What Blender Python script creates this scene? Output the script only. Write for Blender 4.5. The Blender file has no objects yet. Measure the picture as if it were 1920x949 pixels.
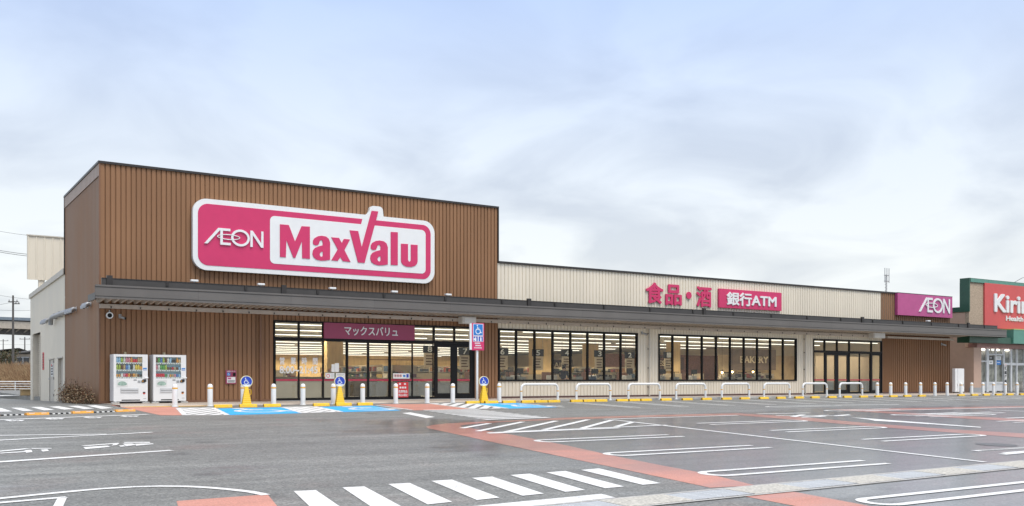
import bpy, bmesh, math, random
from mathutils import Vector, geometry
random.seed(7)
R = math.radians
scene = bpy.context.scene
col = scene.collection

# ------------------------------------------------------------------ camera, sky, sun, exposure
HY, FPX, EYE = 712.0, 1812.0, 0.90            # horizon row and focal length measured in the photo, eye height over the shop floor
CX, CY = -6.772, -38.814                      # X runs along the shop front, Y into the shop, Z up
cd = bpy.data.cameras.new('camera'); cam = bpy.data.objects.new('camera', cd); col.objects.link(cam)
cam.location = (CX, CY, EYE); cam.rotation_euler = (R(90), 0, R(-33))
cd.sensor_width = 36; cd.lens = FPX / 1920 * 36; cd.shift_y = (HY - 474.5) / 1920
cd.clip_start = 0.1; cd.clip_end = 3000
scene.camera = cam

SUN_EL, SUN_AZ = R(64), R(168)                # azimuth clockwise from +Y
w = bpy.data.worlds.new('World'); scene.world = w; w.use_nodes = True
nt = w.node_tree; nt.nodes.clear()
def wn(t, **k):
    n = nt.nodes.new(t)
    for a, b in k.items(): setattr(n, a, b)
    return n
def wl(a, b): nt.links.new(a, b)
out = wn('ShaderNodeOutputWorld'); bg = wn('ShaderNodeBackground'); wl(bg.outputs[0], out.inputs[0])
sky = wn('ShaderNodeTexSky', sky_type='NISHITA', sun_disc=False, sun_elevation=SUN_EL, sun_rotation=SUN_AZ, air_density=1.0, dust_density=1.5)
skys = wn('ShaderNodeVectorMath', operation='SCALE'); wl(sky.outputs[0], skys.inputs[0]); skys.inputs['Scale'].default_value = 0.10
tc = wn('ShaderNodeTexCoord'); sep = wn('ShaderNodeSeparateXYZ'); wl(tc.outputs['Generated'], sep.inputs[0])
zp = wn('ShaderNodeMath', operation='MAXIMUM'); wl(sep.outputs['Z'], zp.inputs[0]); zp.inputs[1].default_value = 0.0
za = wn('ShaderNodeMath', operation='ADD'); wl(zp.outputs[0], za.inputs[0]); za.inputs[1].default_value = 0.24
inv = wn('ShaderNodeMath', operation='DIVIDE'); inv.inputs[0].default_value = 1.0; wl(za.outputs[0], inv.inputs[1])
cp = wn('ShaderNodeVectorMath', operation='SCALE'); wl(tc.outputs['Generated'], cp.inputs[0]); wl(inv.outputs[0], cp.inputs['Scale'])
n1 = wn('ShaderNodeTexNoise'); n1.inputs['Scale'].default_value = 2.3; n1.inputs['Detail'].default_value = 7; n1.inputs['Roughness'].default_value = .5; n1.inputs['Distortion'].default_value = .5
mp = wn('ShaderNodeMapping'); mp.inputs['Location'].default_value = (3.1, 1.7, 0.4); wl(cp.outputs[0], mp.inputs[0]); wl(mp.outputs[0], n1.inputs['Vector'])
rampz = wn('ShaderNodeValToRGB'); wl(zp.outputs[0], rampz.inputs[0])       # bright cloud veil: whitish low, bluish higher up
el = rampz.color_ramp.elements
el[0].position = 0.0; el[0].color = (.68, .70, .705, 1); el[1].position = 1.0; el[1].color = (.62, .66, .74, 1)
for p, c in ((.12, (.665, .695, .71, 1)), (.24, (.575, .64, .735, 1)), (.37, (.42, .53, .755, 1)), (.6, (.52, .58, .70, 1))):
    e = el.new(p); e.color = c
rampc = wn('ShaderNodeValToRGB'); wl(n1.outputs['Fac'], rampc.inputs[0])    # grey cloud bellies
rc = rampc.color_ramp.elements; rc[0].position = .37; rc[0].color = (.80, .81, .84, 1); rc[1].position = .60; rc[1].color = (1.06, 1.05, 1.03, 1)
mul = wn('ShaderNodeMix', data_type='RGBA', blend_type='MULTIPLY'); mul.inputs['Factor'].default_value = 1.0
wl(rampz.outputs[0], mul.inputs['A'])
fadez = wn('ShaderNodeMapRange'); wl(zp.outputs[0], fadez.inputs['Value']); fadez.inputs['From Min'].default_value = .22; fadez.inputs['From Max'].default_value = .42; fadez.inputs['To Min'].default_value = .95; fadez.inputs['To Max'].default_value = .30
wl(fadez.outputs[0], mul.inputs['Factor']); wl(rampc.outputs[0], mul.inputs['B'])
mixs = wn('ShaderNodeMix', data_type='RGBA'); mixs.inputs['Factor'].default_value = .9
wl(skys.outputs[0], mixs.inputs['A']); wl(mul.outputs['Result'], mixs.inputs['B'])
wl(mixs.outputs['Result'], bg.inputs['Color']); bg.inputs['Strength'].default_value = 0.86

sd = bpy.data.lights.new('sun', 'SUN'); sun = bpy.data.objects.new('sun', sd); col.objects.link(sun)
sd.energy = 2.0; sd.angle = R(35); sd.color = (1, .94, .86)
tosun = Vector((math.sin(SUN_AZ) * math.cos(SUN_EL), math.cos(SUN_AZ) * math.cos(SUN_EL), math.sin(SUN_EL)))
sun.rotation_euler = (-tosun).to_track_quat('-Z', 'Y').to_euler(); sun.location = (0, -30, 40)
vs = scene.view_settings; vs.view_transform = 'Standard'; vs.look = 'None'; vs.gamma = 1; vs.exposure = 0.74; vs.use_curve_mapping = False
scene.render.engine = 'CYCLES'; scene.cycles.use_denoising = True; scene.cycles.max_bounces = 6
scene.cycles.transparent_max_bounces = 16; scene.cycles.sample_clamp_indirect = 6

# ------------------------------------------------------------------ surveying: photo pixel -> point on a known plane of the place
S57, C57 = math.sin(R(57)), math.cos(R(57))
GK, GY = .026, -1.8                            # the car park falls 2.6 % away from the shop
def gz(x, y):
    if y < GY: return GK * (max(y, -75.0) - GY)
    return -.01 * (min(y, 40.0) - GY) if x < .05 else 0.0
def ray(px, py):
    u = (px - 960) / FPX
    return (u * S57 + C57, -u * C57 + S57, -(py - HY) / FPX)
def FP(px, py, y=0.0):                         # on an upright plane parallel to the shop front
    r = ray(px, py); d = (y - CY) / r[1]; return (CX + d * r[0], EYE + d * r[2])
def SP(px, py, x=0.0):                         # on an upright plane square to the shop front
    r = ray(px, py); d = (x - CX) / r[0]; return (CY + d * r[1], EYE + d * r[2])
def GP(px, py):                                # on the ground
    r = ray(px, py); lo, hi = 1.0, 500.0
    for _ in range(50):
        d = (lo + hi) / 2
        if EYE + d * r[2] > gz(CX + d * r[0], CY + d * r[1]): lo = d
        else: hi = d
    return (CX + d * r[0], CY + d * r[1])
def DP(px, py, d):                             # at a distance
    r = ray(px, py); return Vector((CX + d * r[0], CY + d * r[1], EYE + d * r[2]))

# ------------------------------------------------------------------ materials
MATS = {}
def mat(name, c, rough=.5, metal=0.0, var=.10, scale=3.0, bump=0.0, bscale=80.0, spec=.5, rnd=0.0, stretch=None, rvar=0.0):
    if name in MATS: return MATS[name]
    m = bpy.data.materials.new(name); m.use_nodes = True; t = m.node_tree; b = t.nodes['Principled BSDF']
    b.inputs['Roughness'].default_value = rough; b.inputs['Metallic'].default_value = metal; b.inputs['Specular IOR Level'].default_value = spec
    g = t.nodes.new('ShaderNodeNewGeometry'); mpn = t.nodes.new('ShaderNodeMapping'); t.links.new(g.outputs['Position'], mpn.inputs[0])
    if stretch: mpn.inputs['Scale'].default_value = stretch
    n = t.nodes.new('ShaderNodeTexNoise'); n.inputs['Scale'].default_value = scale; n.inputs['Detail'].default_value = 5; t.links.new(mpn.outputs[0], n.inputs['Vector'])
    mr = t.nodes.new('ShaderNodeMapRange'); t.links.new(n.outputs['Fac'], mr.inputs['Value'])
    mr.inputs['From Min'].default_value = .3; mr.inputs['From Max'].default_value = .7; mr.inputs['To Min'].default_value = 1 - var; mr.inputs['To Max'].default_value = 1 + var
    src = mr.outputs[0]
    if rnd:
        oi = t.nodes.new('ShaderNodeObjectInfo'); mr2 = t.nodes.new('ShaderNodeMapRange'); t.links.new(oi.outputs['Random'], mr2.inputs['Value'])
        mr2.inputs['To Min'].default_value = 1 - rnd; mr2.inputs['To Max'].default_value = 1 + rnd
        mm = t.nodes.new('ShaderNodeMath'); mm.operation = 'MULTIPLY'; t.links.new(src, mm.inputs[0]); t.links.new(mr2.outputs[0], mm.inputs[1]); src = mm.outputs[0]
    sc = t.nodes.new('ShaderNodeVectorMath'); sc.operation = 'SCALE'; sc.inputs[0].default_value = c[:3]; t.links.new(src, sc.inputs['Scale'])
    t.links.new(sc.outputs[0], b.inputs['Base Color'])
    if rvar:
        m3 = t.nodes.new('ShaderNodeMapRange'); t.links.new(n.outputs['Fac'], m3.inputs['Value']); m3.inputs['From Min'].default_value = .3; m3.inputs['From Max'].default_value = .7
        m3.inputs['To Min'].default_value = rough - rvar; m3.inputs['To Max'].default_value = rough + rvar; t.links.new(m3.outputs[0], b.inputs['Roughness'])
    if bump:
        n2 = t.nodes.new('ShaderNodeTexNoise'); n2.inputs['Scale'].default_value = bscale; t.links.new(g.outputs['Position'], n2.inputs['Vector'])
        bp = t.nodes.new('ShaderNodeBump'); bp.inputs['Strength'].default_value = bump; bp.inputs['Distance'].default_value = .01
        t.links.new(n2.outputs['Fac'], bp.inputs['Height']); t.links.new(bp.outputs[0], b.inputs['Normal'])
    MATS[name] = m; return m
def paint_mat(name, c, under, rough, wear=.7):
    # road paint rubbed through by tyres: the tarmac shows in specks and patches
    m = bpy.data.materials.new(name); m.use_nodes = True; t = m.node_tree; b = t.nodes['Principled BSDF']; L = t.links.new; g = t.nodes.new('ShaderNodeNewGeometry')
    def noise(s, d):
        n = t.nodes.new('ShaderNodeTexNoise'); n.inputs['Scale'].default_value = s; n.inputs['Detail'].default_value = d; L(g.outputs['Position'], n.inputs['Vector']); return n.outputs['Fac']
    def mr(v, a, e, c_, d):
        q = t.nodes.new('ShaderNodeMapRange'); L(v, q.inputs['Value']); q.inputs['From Min'].default_value = a; q.inputs['From Max'].default_value = e; q.inputs['To Min'].default_value = c_; q.inputs['To Max'].default_value = d; return q.outputs[0]
    big, fine, mid = noise(.9, 4), noise(55, 3), noise(6, 4)
    ad = t.nodes.new('ShaderNodeMath'); ad.operation = 'ADD'; L(mr(big, .3, .7, -.10, .10), ad.inputs[0]); L(fine, ad.inputs[1])
    mx = t.nodes.new('ShaderNodeMix'); mx.data_type = 'RGBA'; mx.inputs['A'].default_value = (*c, 1); mx.inputs['B'].default_value = (*under, 1)
    L(mr(ad.outputs[0], .57, .71, 0, wear), mx.inputs['Factor'])
    sc = t.nodes.new('ShaderNodeVectorMath'); sc.operation = 'SCALE'; L(mx.outputs['Result'], sc.inputs[0]); L(mr(mid, .3, .7, .90, 1.04), sc.inputs['Scale']); L(sc.outputs[0], b.inputs['Base Color'])
    b.inputs['Roughness'].default_value = rough
    bp = t.nodes.new('ShaderNodeBump'); bp.inputs['Strength'].default_value = .25; bp.inputs['Distance'].default_value = .005; L(fine, bp.inputs['Height']); L(bp.outputs[0], b.inputs['Normal'])
    MATS[name] = m; return m
def emit(name, c, s):
    m = bpy.data.materials.new(name); m.use_nodes = True; b = m.node_tree.nodes['Principled BSDF']
    b.inputs['Base Color'].default_value = (*c, 1); b.inputs['Emission Color'].default_value = (*c, 1); b.inputs['Emission Strength'].default_value = s
    MATS[name] = m; return m
def glass(name, tint=(.93, .95, .94), ior=1.45, rough=0.0):
    m = bpy.data.materials.new(name); m.use_nodes = True; t = m.node_tree; t.nodes.clear()
    o = t.nodes.new('ShaderNodeOutputMaterial'); mx = t.nodes.new('ShaderNodeMixShader'); tr = t.nodes.new('ShaderNodeBsdfTransparent'); gl = t.nodes.new('ShaderNodeBsdfGlossy')
    g = t.nodes.new('ShaderNodeNewGeometry'); dt = t.nodes.new('ShaderNodeVectorMath'); dt.operation = 'DOT_PRODUCT'; t.links.new(g.outputs['Incoming'], dt.inputs[0]); t.links.new(g.outputs['Normal'], dt.inputs[1])
    def mth(op, a, b):
        q = t.nodes.new('ShaderNodeMath'); q.operation = op
        for i, v in enumerate((a, b)):
            if isinstance(v, (int, float)): q.inputs[i].default_value = v
            elif v is not None: t.links.new(v, q.inputs[i])
        return q
    r0 = ((ior - 1)/(ior + 1))**2                # reflectance of a pane grows towards grazing angles (Schlick)
    fr = mth('ADD', mth('MULTIPLY', mth('POWER', mth('SUBTRACT', 1.0, mth('ABSOLUTE', dt.outputs['Value'], None).outputs[0]).outputs[0], 5.0).outputs[0], 1 - r0).outputs[0], r0); tr.inputs['Color'].default_value = (*tint, 1); gl.inputs['Roughness'].default_value = rough
    t.links.new(fr.outputs[0], mx.inputs[0]); t.links.new(tr.outputs[0], mx.inputs[1]); t.links.new(gl.outputs[0], mx.inputs[2]); t.links.new(mx.outputs[0], o.inputs[0])
    MATS[name] = m; return m
def ground_mat(name, dry, wet, grain=.25, wetbias=0.0, stains=False, wetmax=.35):
    # tarmac after rain: damp and drying patches differ in tone and gloss
    m = bpy.data.materials.new(name); m.use_nodes = True; t = m.node_tree; b = t.nodes['Principled BSDF']; L = t.links.new
    g = t.nodes.new('ShaderNodeNewGeometry')
    def noise(s, d, sc=None):
        n = t.nodes.new('ShaderNodeTexNoise'); n.inputs['Scale'].default_value = s; n.inputs['Detail'].default_value = d
        if sc:
            q = t.nodes.new('ShaderNodeMapping'); q.inputs['Scale'].default_value = sc; L(g.outputs['Position'], q.inputs[0]); L(q.outputs[0], n.inputs['Vector'])
        else: L(g.outputs['Position'], n.inputs['Vector'])
        return n.outputs['Fac']
    def mapr(v, a, bb, c, d):
        q = t.nodes.new('ShaderNodeMapRange'); L(v, q.inputs['Value']); q.inputs['From Min'].default_value = a; q.inputs['From Max'].default_value = bb; q.inputs['To Min'].default_value = c; q.inputs['To Max'].default_value = d
        return q.outputs[0]
    def math_(op, a, bb):
        q = t.nodes.new('ShaderNodeMath'); q.operation = op
        for i, v in enumerate((a, bb)):
            if isinstance(v, (int, float)): q.inputs[i].default_value = v
            else: L(v, q.inputs[i])
        return q.outputs[0]
    sx = t.nodes.new('ShaderNodeSeparateXYZ'); L(g.outputs['Position'], sx.inputs[0])
    xw = math_('ADD', math_('MULTIPLY', mapr(sx.outputs['X'], 1.5, 6, 0, .32), mapr(sx.outputs['Y'], -14.5, -11.5, 1, .1)), -.13)                      # water lies longer in the bays than on the driven lane
    big = noise(.22, 6, (1, 1.6, 1)); mid = noise(1.1, 5, (1, 2.2, 1)); fine = noise(95, 2); speck = noise(38, 3)
    v = math_('ADD', math_('MULTIPLY', big, .65), math_('MULTIPLY', mid, .35))
    wv = mapr(math_('ADD', math_('ADD', v, xw), wetbias), .42, .62, 0, 1)
    mixc = t.nodes.new('ShaderNodeMix'); mixc.data_type = 'RGBA'; L(wv, mixc.inputs['Factor']); mixc.inputs['A'].default_value = (*dry, 1); mixc.inputs['B'].default_value = (*wet, 1)
    tone = math_('MULTIPLY', mapr(fine, .3, .7, 1 - grain, 1 + grain), math_('MULTIPLY', mapr(mid, .3, .7, .9, 1.1), mapr(speck, .25, .75, .78, 1.22)))
    sc = t.nodes.new('ShaderNodeVectorMath'); sc.operation = 'SCALE'; L(mixc.outputs['Result'], sc.inputs[0]); L(tone, sc.inputs['Scale']); L(sc.outputs[0], b.inputs['Base Color'])
    L(mapr(wv, 0, 1, .58, .34), b.inputs['Roughness'])
    L(mapr(wv, .25, 1, 0, wetmax), b.inputs['Coat Weight']); b.inputs['Coat IOR'].default_value = 1.33; b.inputs['Coat Roughness'].default_value = .21      # film of rain water
    if stains:
        vo = t.nodes.new('ShaderNodeTexVoronoi'); vo.inputs['Scale'].default_value = .45; L(g.outputs['Position'], vo.inputs['Vector'])
        spot = mapr(vo.outputs['Distance'], .05, .16, .72, 1.0)                    # oil drips
        trk = mapr(noise(.9, 4, (.16, 2.6, 1)), .35, .68, .84, 1.14)               # tyre tracks along the lanes
        vc = t.nodes.new('ShaderNodeTexVoronoi'); vc.inputs['Scale'].default_value = 34; L(g.outputs['Position'], vc.inputs['Vector'])
        sr = t.nodes.new('ShaderNodeSeparateXYZ'); L(vc.outputs['Color'], sr.inputs[0]); stone = mapr(sr.outputs['X'], 0, 1, .66, 1.34)   # coarse stones
        tt = math_('MULTIPLY', math_('MULTIPLY', spot, trk), math_('MULTIPLY', stone, tone)); L(tt, sc.inputs['Scale'])
        rst = t.nodes.new('ShaderNodeMix'); rst.data_type = 'RGBA'; L(mapr(noise(.33, 5, (1, 1.3, 1)), .58, .72, 0, .35), rst.inputs['Factor']); L(mixc.outputs['Result'], rst.inputs['A']); rst.inputs['B'].default_value = (dry[0]*1.25, dry[1]*.92, dry[2]*.88, 1); L(rst.outputs['Result'], sc.inputs[0])
    bp = t.nodes.new('ShaderNodeBump'); bp.inputs['Distance'].default_value = .006; L(mapr(wv, 0, 1, .5, .06), bp.inputs['Strength']); L(fine, bp.inputs['Height']); L(bp.outputs[0], b.inputs['Normal'])
    MATS[name] = m; return m

ASPHALT = ground_mat('asphalt', (.190, .190, .176), (.155, .157, .150), .30, 0.0, True, .9)
REDPAVE = ground_mat('red_pavement', (.54, .245, .185), (.46, .20, .15), .14, .0, False, .7)
BLUEPAVE = ground_mat('blue_pavement', (.035, .40, .78), (.03, .36, .74), .06, -.06)
WALKPAVE = ground_mat('walk_paving', (.42, .36, .30), (.30, .25, .21), .12, .02)
WHITE = paint_mat('road_paint', (.82, .82, .80), (.20, .20, .19), .45)
YELLOWLINE = mat('yellow_paint', (.75, .42, .05), .5)
BROWN = mat('brown_cladding', (.272, .146, .076), .52, metal=.0, var=.08, scale=.8, rnd=.06, stretch=(1, 1, .25), rvar=.06, spec=.28)
BROWN2 = mat('brown_trim', (.20, .10, .055), .4, var=.05)
BEIGE = mat('beige_cladding', (.74, .675, .555), .45, var=.06, scale=.7, stretch=(1, 1, .2), rvar=.05)
BEIGE2 = mat('beige_trim', (.55, .51, .44), .45, var=.05)
BLACK = mat('black_aluminium', (.010, .010, .011), .45, var=.2, spec=.2)
DARKTRIM = mat('dark_trim', (.030, .026, .024), .4, var=.2)
GREY = mat('canopy_grey', (.135, .126, .117), .42, var=.08, scale=1.2, rnd=.04, rvar=.06)
GREYD = mat('canopy_dark', (.06, .056, .053), .45, var=.1)
DECK = mat('deck_steel', (.45, .39, .33), .5, var=.08)
LEDGER = mat('ledger_steel', (.52, .46, .40), .45, var=.06)
CONC = mat('concrete', (.42, .41, .39), .8, var=.15, scale=6, bump=.3, bscale=40)
MAGENTA = mat('magenta_panel', (.60, .035, .135), .4, var=.03)
PURPLE = mat('purple_panel', (.46, .08, .24), .4, var=.05)
WINE = mat('wine_panel', (.30, .045, .105), .4, var=.05)
SIGNWHITE = mat('sign_white', (.78, .80, .80), .4, var=.02)
PAPER = mat('paper', (.78, .78, .76), .6, var=.03)
REDN = mat('notice_red', (.62, .03, .04), .45, var=.04)
INK = mat('ink', (.03, .03, .035), .6)
GREYINK = mat('grey_ink', (.35, .35, .35), .6)
POLEW = mat('white_enamel', (.80, .81, .81), .35, var=.03)
BAND = mat('amber_band', (.80, .42, .02), .4, var=.05)
STOPY = mat('yellow_rubber', (.80, .50, .02), .5, var=.08, scale=9, rnd=.06)
ORANGE = mat('orange_rubber', (.78, .36, .05), .5, var=.1, scale=9, rnd=.05)
CONEY = mat('yellow_plastic', (.85, .53, .02), .35, var=.04)
BLUE = mat('sign_blue', (.02, .06, .42), .35, var=.03)
BLUE2 = mat('sign_blue_bright', (.02, .19, .55), .35, var=.03)
STEEL = mat('aluminium', (.62, .63, .64), .28, metal=.85, var=.05)
DSTEEL = mat('galvanised', (.40, .41, .42), .4, metal=.7, var=.1)
GLASS = glass('window_glass')
FROST = mat('frosted_film', (.46, .38, .28), .35, var=.06, scale=1.5)
REDSTRIPE = mat('red_stripe', (.42, .03, .07), .45)

# ------------------------------------------------------------------ mesh helpers
class MB:
    def __init__(s): s.v = []; s.f = []
    def add(s, vs, fs):
        o = len(s.v); s.v += [tuple(p) for p in vs]; s.f += [tuple(i + o for i in q) for q in fs]; return s
    def box(s, x0, x1, y0, y1, z0, z1):
        return s.add([(x0,y0,z0),(x1,y0,z0),(x1,y1,z0),(x0,y1,z0),(x0,y0,z1),(x1,y0,z1),(x1,y1,z1),(x0,y1,z1)],
                     [(3,2,1,0),(4,5,6,7),(0,1,5,4),(1,2,6,5),(2,3,7,6),(3,0,4,7)])
    def plate(s, poly, y0, y1, holes=()):
        # filled outline in the X-Z plane, front face at y0 (towards the car park), back at y1
        loops = [list(poly)] + [list(h) for h in holes]
        tri = geometry.tessellate_polygon([[Vector((p[0], p[1], 0)) for p in l] for l in loops])
        flat = [p for l in loops for p in l]; n = len(flat)
        fs = []
        for a, b, c in tri:
            A, B, C = flat[a], flat[b], flat[c]
            if (B[0]-A[0])*(C[1]-A[1]) - (B[1]-A[1])*(C[0]-A[0]) < 0: b, c = c, b
            fs.append((a, b, c)); fs.append((a + n, c + n, b + n))
        o = 0
        for li, l in enumerate(loops):
            k = len(l); ar = sum(l[i][0]*l[(i+1)%k][1] - l[(i+1)%k][0]*l[i][1] for i in range(k))
            for i in range(k):
                a, b = o + i, o + (i + 1) % k
                if (ar > 0) != (li > 0): fs.append((a, a + n, b + n, b))
                else: fs.append((a, b, b + n, a + n))
            o += k
        return s.add([(p[0], y0, p[1]) for p in flat] + [(p[0], y1, p[1]) for p in flat], fs)
    def prism_x(s, poly, x0, x1):
        n = len(poly)
        return s.add([(x0, p[0], p[1]) for p in poly] + [(x1, p[0], p[1]) for p in poly],
                     [tuple(range(n))[::-1], tuple(range(n, 2*n))] + [(i, (i+1) % n, (i+1) % n + n, i + n) for i in range(n)])
    def prism_z(s, poly, z0, z1):
        n = len(poly)
        return s.add([(p[0], p[1], z0) for p in poly] + [(p[0], p[1], z1) for p in poly],
                     [tuple(range(n))[::-1], tuple(range(n, 2*n))] + [(i, (i+1) % n, (i+1) % n + n, i + n) for i in range(n)])
    def tube(s, pts, r, n=8, cap=True):
        pts = [Vector(p) for p in pts]; rr = r if isinstance(r, (list, tuple)) else [r] * len(pts); o = len(s.v); vs = []
        prev = None
        for i, p in enumerate(pts):
            d = (pts[min(i+1, len(pts)-1)] - pts[max(i-1, 0)]).normalized()
            up = Vector((0, 0, 1)) if abs(d.z) < .95 else Vector((1, 0, 0))
            if prev is not None: a = (prev - d * prev.dot(d)).normalized()
            else: a = d.cross(up).normalized()
            prev = a; b = d.cross(a)
            vs += [p + (a * math.cos(2*math.pi*k/n) + b * math.sin(2*math.pi*k/n)) * rr[i] for k in range(n)]
        fs = [(i*n + k, i*n + (k+1) % n, (i+1)*n + (k+1) % n, (i+1)*n + k) for i in range(len(pts)-1) for k in range(n)]
        if cap: fs += [tuple(range(n))[::-1], tuple(range((len(pts)-1)*n, len(pts)*n))]
        return s.add(vs, fs)
    def lathe(s, prof, n=16, c=(0, 0, 0)):
        vs = [(c[0] + r*math.cos(2*math.pi*k/n), c[1] + r*math.sin(2*math.pi*k/n), c[2] + z) for r, z in prof for k in range(n)]
        m = len(prof)
        fs = [(i*n+k, i*n+(k+1) % n, (i+1)*n+(k+1) % n, (i+1)*n+k) for i in range(m-1) for k in range(n)]
        fs += [tuple(range(n))[::-1], tuple(range((m-1)*n, m*n))]
        return s.add(vs, fs)
    def mesh(s, name, material, smooth=None):
        me = bpy.data.meshes.new(name); me.from_pydata(s.v, [], s.f); me.materials.append(material)
        if smooth is not None:
            me.shade_smooth(); me.set_sharp_from_angle(angle=R(smooth))
        me.update(); return me
    def build(s, name, material, parent=None, smooth=None, loc=None):
        return link(name, s.mesh(name, material, smooth), parent, loc)
def link(name, me, parent=None, loc=None, rz=0):
    o = bpy.data.objects.new(name, me); col.objects.link(o)
    if parent: o.parent = parent
    if loc: o.location = loc
    if rz: o.rotation_euler.z = rz
    return o
def thing(name, label, cat, loc=(0, 0, 0), group=None, rz=0):
    o = link(name, None, None, loc, rz); o.empty_display_size = .2
    return tag(o, label, cat, group)
def tag(o, label, cat, group=None):
    o['label'] = label; o['category'] = cat
    if group: o['group'] = group
    return o
def struct(o): o['kind'] = 'structure'; return o
def stuff(o): o['kind'] = 'stuff'; return o
def copy_tree(o, parent=None):
    c = o.copy(); col.objects.link(c); c.parent = parent
    for ch in list(o.children): copy_tree(ch, c)
    return c
def bevel_box(x0, x1, y0, y1, z0, z1, b, name, material, parent=None, seg=2):
    bm = bmesh.new(); bmesh.ops.create_cube(bm, size=1)
    for v in bm.verts: v.co = Vector(((x0+x1)/2 + v.co.x*(x1-x0), (y0+y1)/2 + v.co.y*(y1-y0), (z0+z1)/2 + v.co.z*(z1-z0)))
    bmesh.ops.bevel(bm, geom=bm.edges[:], offset=b, segments=seg, affect='EDGES', profile=.5)
    me = bpy.data.meshes.new(name); bm.to_mesh(me); bm.free(); me.materials.append(material)
    return link(name, me, parent)
def arc(cx, cz, rx, rz, a0, a1, n):
    return [(cx + rx*math.cos(R(a0 + (a1-a0)*i/n)), cz + rz*math.sin(R(a0 + (a1-a0)*i/n))) for i in range(n+1)]
def rrect(x0, x1, z0, z1, r, n=6):
    return arc(x1-r, z0+r, r, r, -90, 0, n) + arc(x1-r, z1-r, r, r, 0, 90, n) + arc(x0+r, z1-r, r, r, 90, 180, n) + arc(x0+r, z0+r, r, r, 180, 270, n)
def ring(cx, cz, rx, rz, t, n=32):
    return arc(cx, cz, rx, rz, 0, 360 - 360/n, n-1), arc(cx, cz, rx - t, rz - t, 0, 360 - 360/n, n-1)
def stroke(pts, wd):
    # outline of a flat polyline of the given width
    L, Rr = [], []
    for i, p in enumerate(pts):
        a = pts[max(i-1, 0)]; b = pts[min(i+1, len(pts)-1)]
        dx, dy = b[0]-a[0], b[1]-a[1]; q = math.hypot(dx, dy) or 1
        nx, ny = -dy/q*wd/2, dx/q*wd/2
        L.append((p[0]+nx, p[1]+ny)); Rr.append((p[0]-nx, p[1]-ny))
    return L + Rr[::-1]
_ORD = ['first','second','third','fourth','fifth','sixth','seventh','eighth','ninth','tenth','eleventh','twelfth','thirteenth','fourteenth','fifteenth','sixteenth','seventeenth','eighteenth','nineteenth','twentieth']
def ordw(i):
    return _ORD[i]

# text: Blender's own font, one mesh per character
_TX = {}
def glyph(body, bold):
    k = (body, bold)
    if k not in _TX:
        c = bpy.data.curves.new('glyph', 'FONT'); c.body = body; c.size = 1; c.resolution_u = 4; c.offset = bold
        o = bpy.data.objects.new('glyph', c); col.objects.link(o)
        me = bpy.data.meshes.new_from_object(o.evaluated_get(bpy.context.evaluated_depsgraph_get()))
        _TX[k] = ([tuple(v.co) for v in me.vertices], [tuple(p.vertices) for p in me.polygons])
        bpy.data.objects.remove(o); bpy.data.curves.remove(c); bpy.data.meshes.remove(me)
    return _TX[k]
def bounds(vs): return min(v[0] for v in vs), max(v[0] for v in vs), min(v[1] for v in vs), max(v[1] for v in vs)
def lettering(body, x0, x1, z0, z1, y, t, material, parent, bold=0.0, name='letter', joined=False):
    # characters fitted into the box x0..x1, z0..z1 on the plane y, standing out by t
    heavy, bold = bold, 0.0
    whole = glyph(body, bold)[0]; bx0, bx1, bz0, bz1 = bounds(whole); sx = (x1-x0)/(bx1-bx0); sz = (z1-z0)/(bz1-bz0)
    allm = MB(); outs = []
    for i, ch in enumerate(body):
        if ch in ' \u3000': continue
        vs, fs = glyph(ch, bold); adv = bounds(glyph(body[:i] + ch, bold)[0])[1] - bounds(vs)[1]
        P = [(x0 + (v[0] + adv - bx0)*sx, z0 + (v[1] - bz0)*sz) for v in vs]; n = len(P)
        edges = {}
        for f in fs:
            for a, b in zip(f, f[1:] + f[:1]): edges[(a, b)] = edges.get((a, b), 0) + 1
        side = [(a, b) for (a, b) in edges if (b, a) not in edges]
        m = allm if joined else MB()
        for k_, (ex, ez) in enumerate(((0, 0), (1, 0), (-1, 0), (0, 1), (0, -1), (.7, .7), (-.7, -.7), (.7, -.7), (-.7, .7)) if heavy else ((0, 0),)):
            e = t + k_*.0006; ox, oz = ex*heavy*sx, ez*heavy*sz
            m.add([(p[0] + ox, y - e, p[1] + oz) for p in P] + [(p[0] + ox, y, p[1] + oz) for p in P], list(fs) + [(b, a, a+n, b+n) for a, b in side])
        if not joined: outs.append(m.build(name, material, parent))
    if joined: outs.append(stuff(allm.build(name, material, parent)))
    return outs

# ------------------------------------------------------------------ ground
def sheet(name, polys, h, material, parent):
    m = MB()
    for poly in polys:
        tri = geometry.tessellate_polygon([[Vector((p[0], p[1], 0)) for p in poly]]); fs = []
        for a, b, c in tri:
            A, B, C = poly[a], poly[b], poly[c]
            fs.append((a, b, c) if (B[0]-A[0])*(C[1]-A[1]) - (B[1]-A[1])*(C[0]-A[0]) > 0 else (a, c, b))
        m.add([(p[0], p[1], gz(p[0], p[1]) + h) for p in poly], fs)
    return m.build(name, material, parent)
xs = [-900, -300, -100, -40, -20, -10, -5, 0.04, 0.06, 10, 20, 30, 40, 54, 70, 120, 300, 900]
ys = [-900, -300, -120, -75, -60, -45, -38, -30, -25, -20, -15, -10, -5, GY, 10, 20, 30, 40, 80, 150, 400, 1500]
g = MB(); g.add([(x, y, gz(x, y)) for y in ys for x in xs], [(j*len(xs)+i, j*len(xs)+i+1, (j+1)*len(xs)+i+1, (j+1)*len(xs)+i) for j in range(len(ys)-1) for i in range(len(xs)-1)])
lot = struct(g.build('parking_lot', ASPHALT))
def px(*pts): return [GP(*p) for p in pts]
def paint(name, poly, h=.008, material=None): return sheet(name, [poly], h, material or WHITE, lot)
def wline(a, b, wd, name='painted_line', h=.008): return paint(name, stroke([a, b], wd), h)

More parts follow.
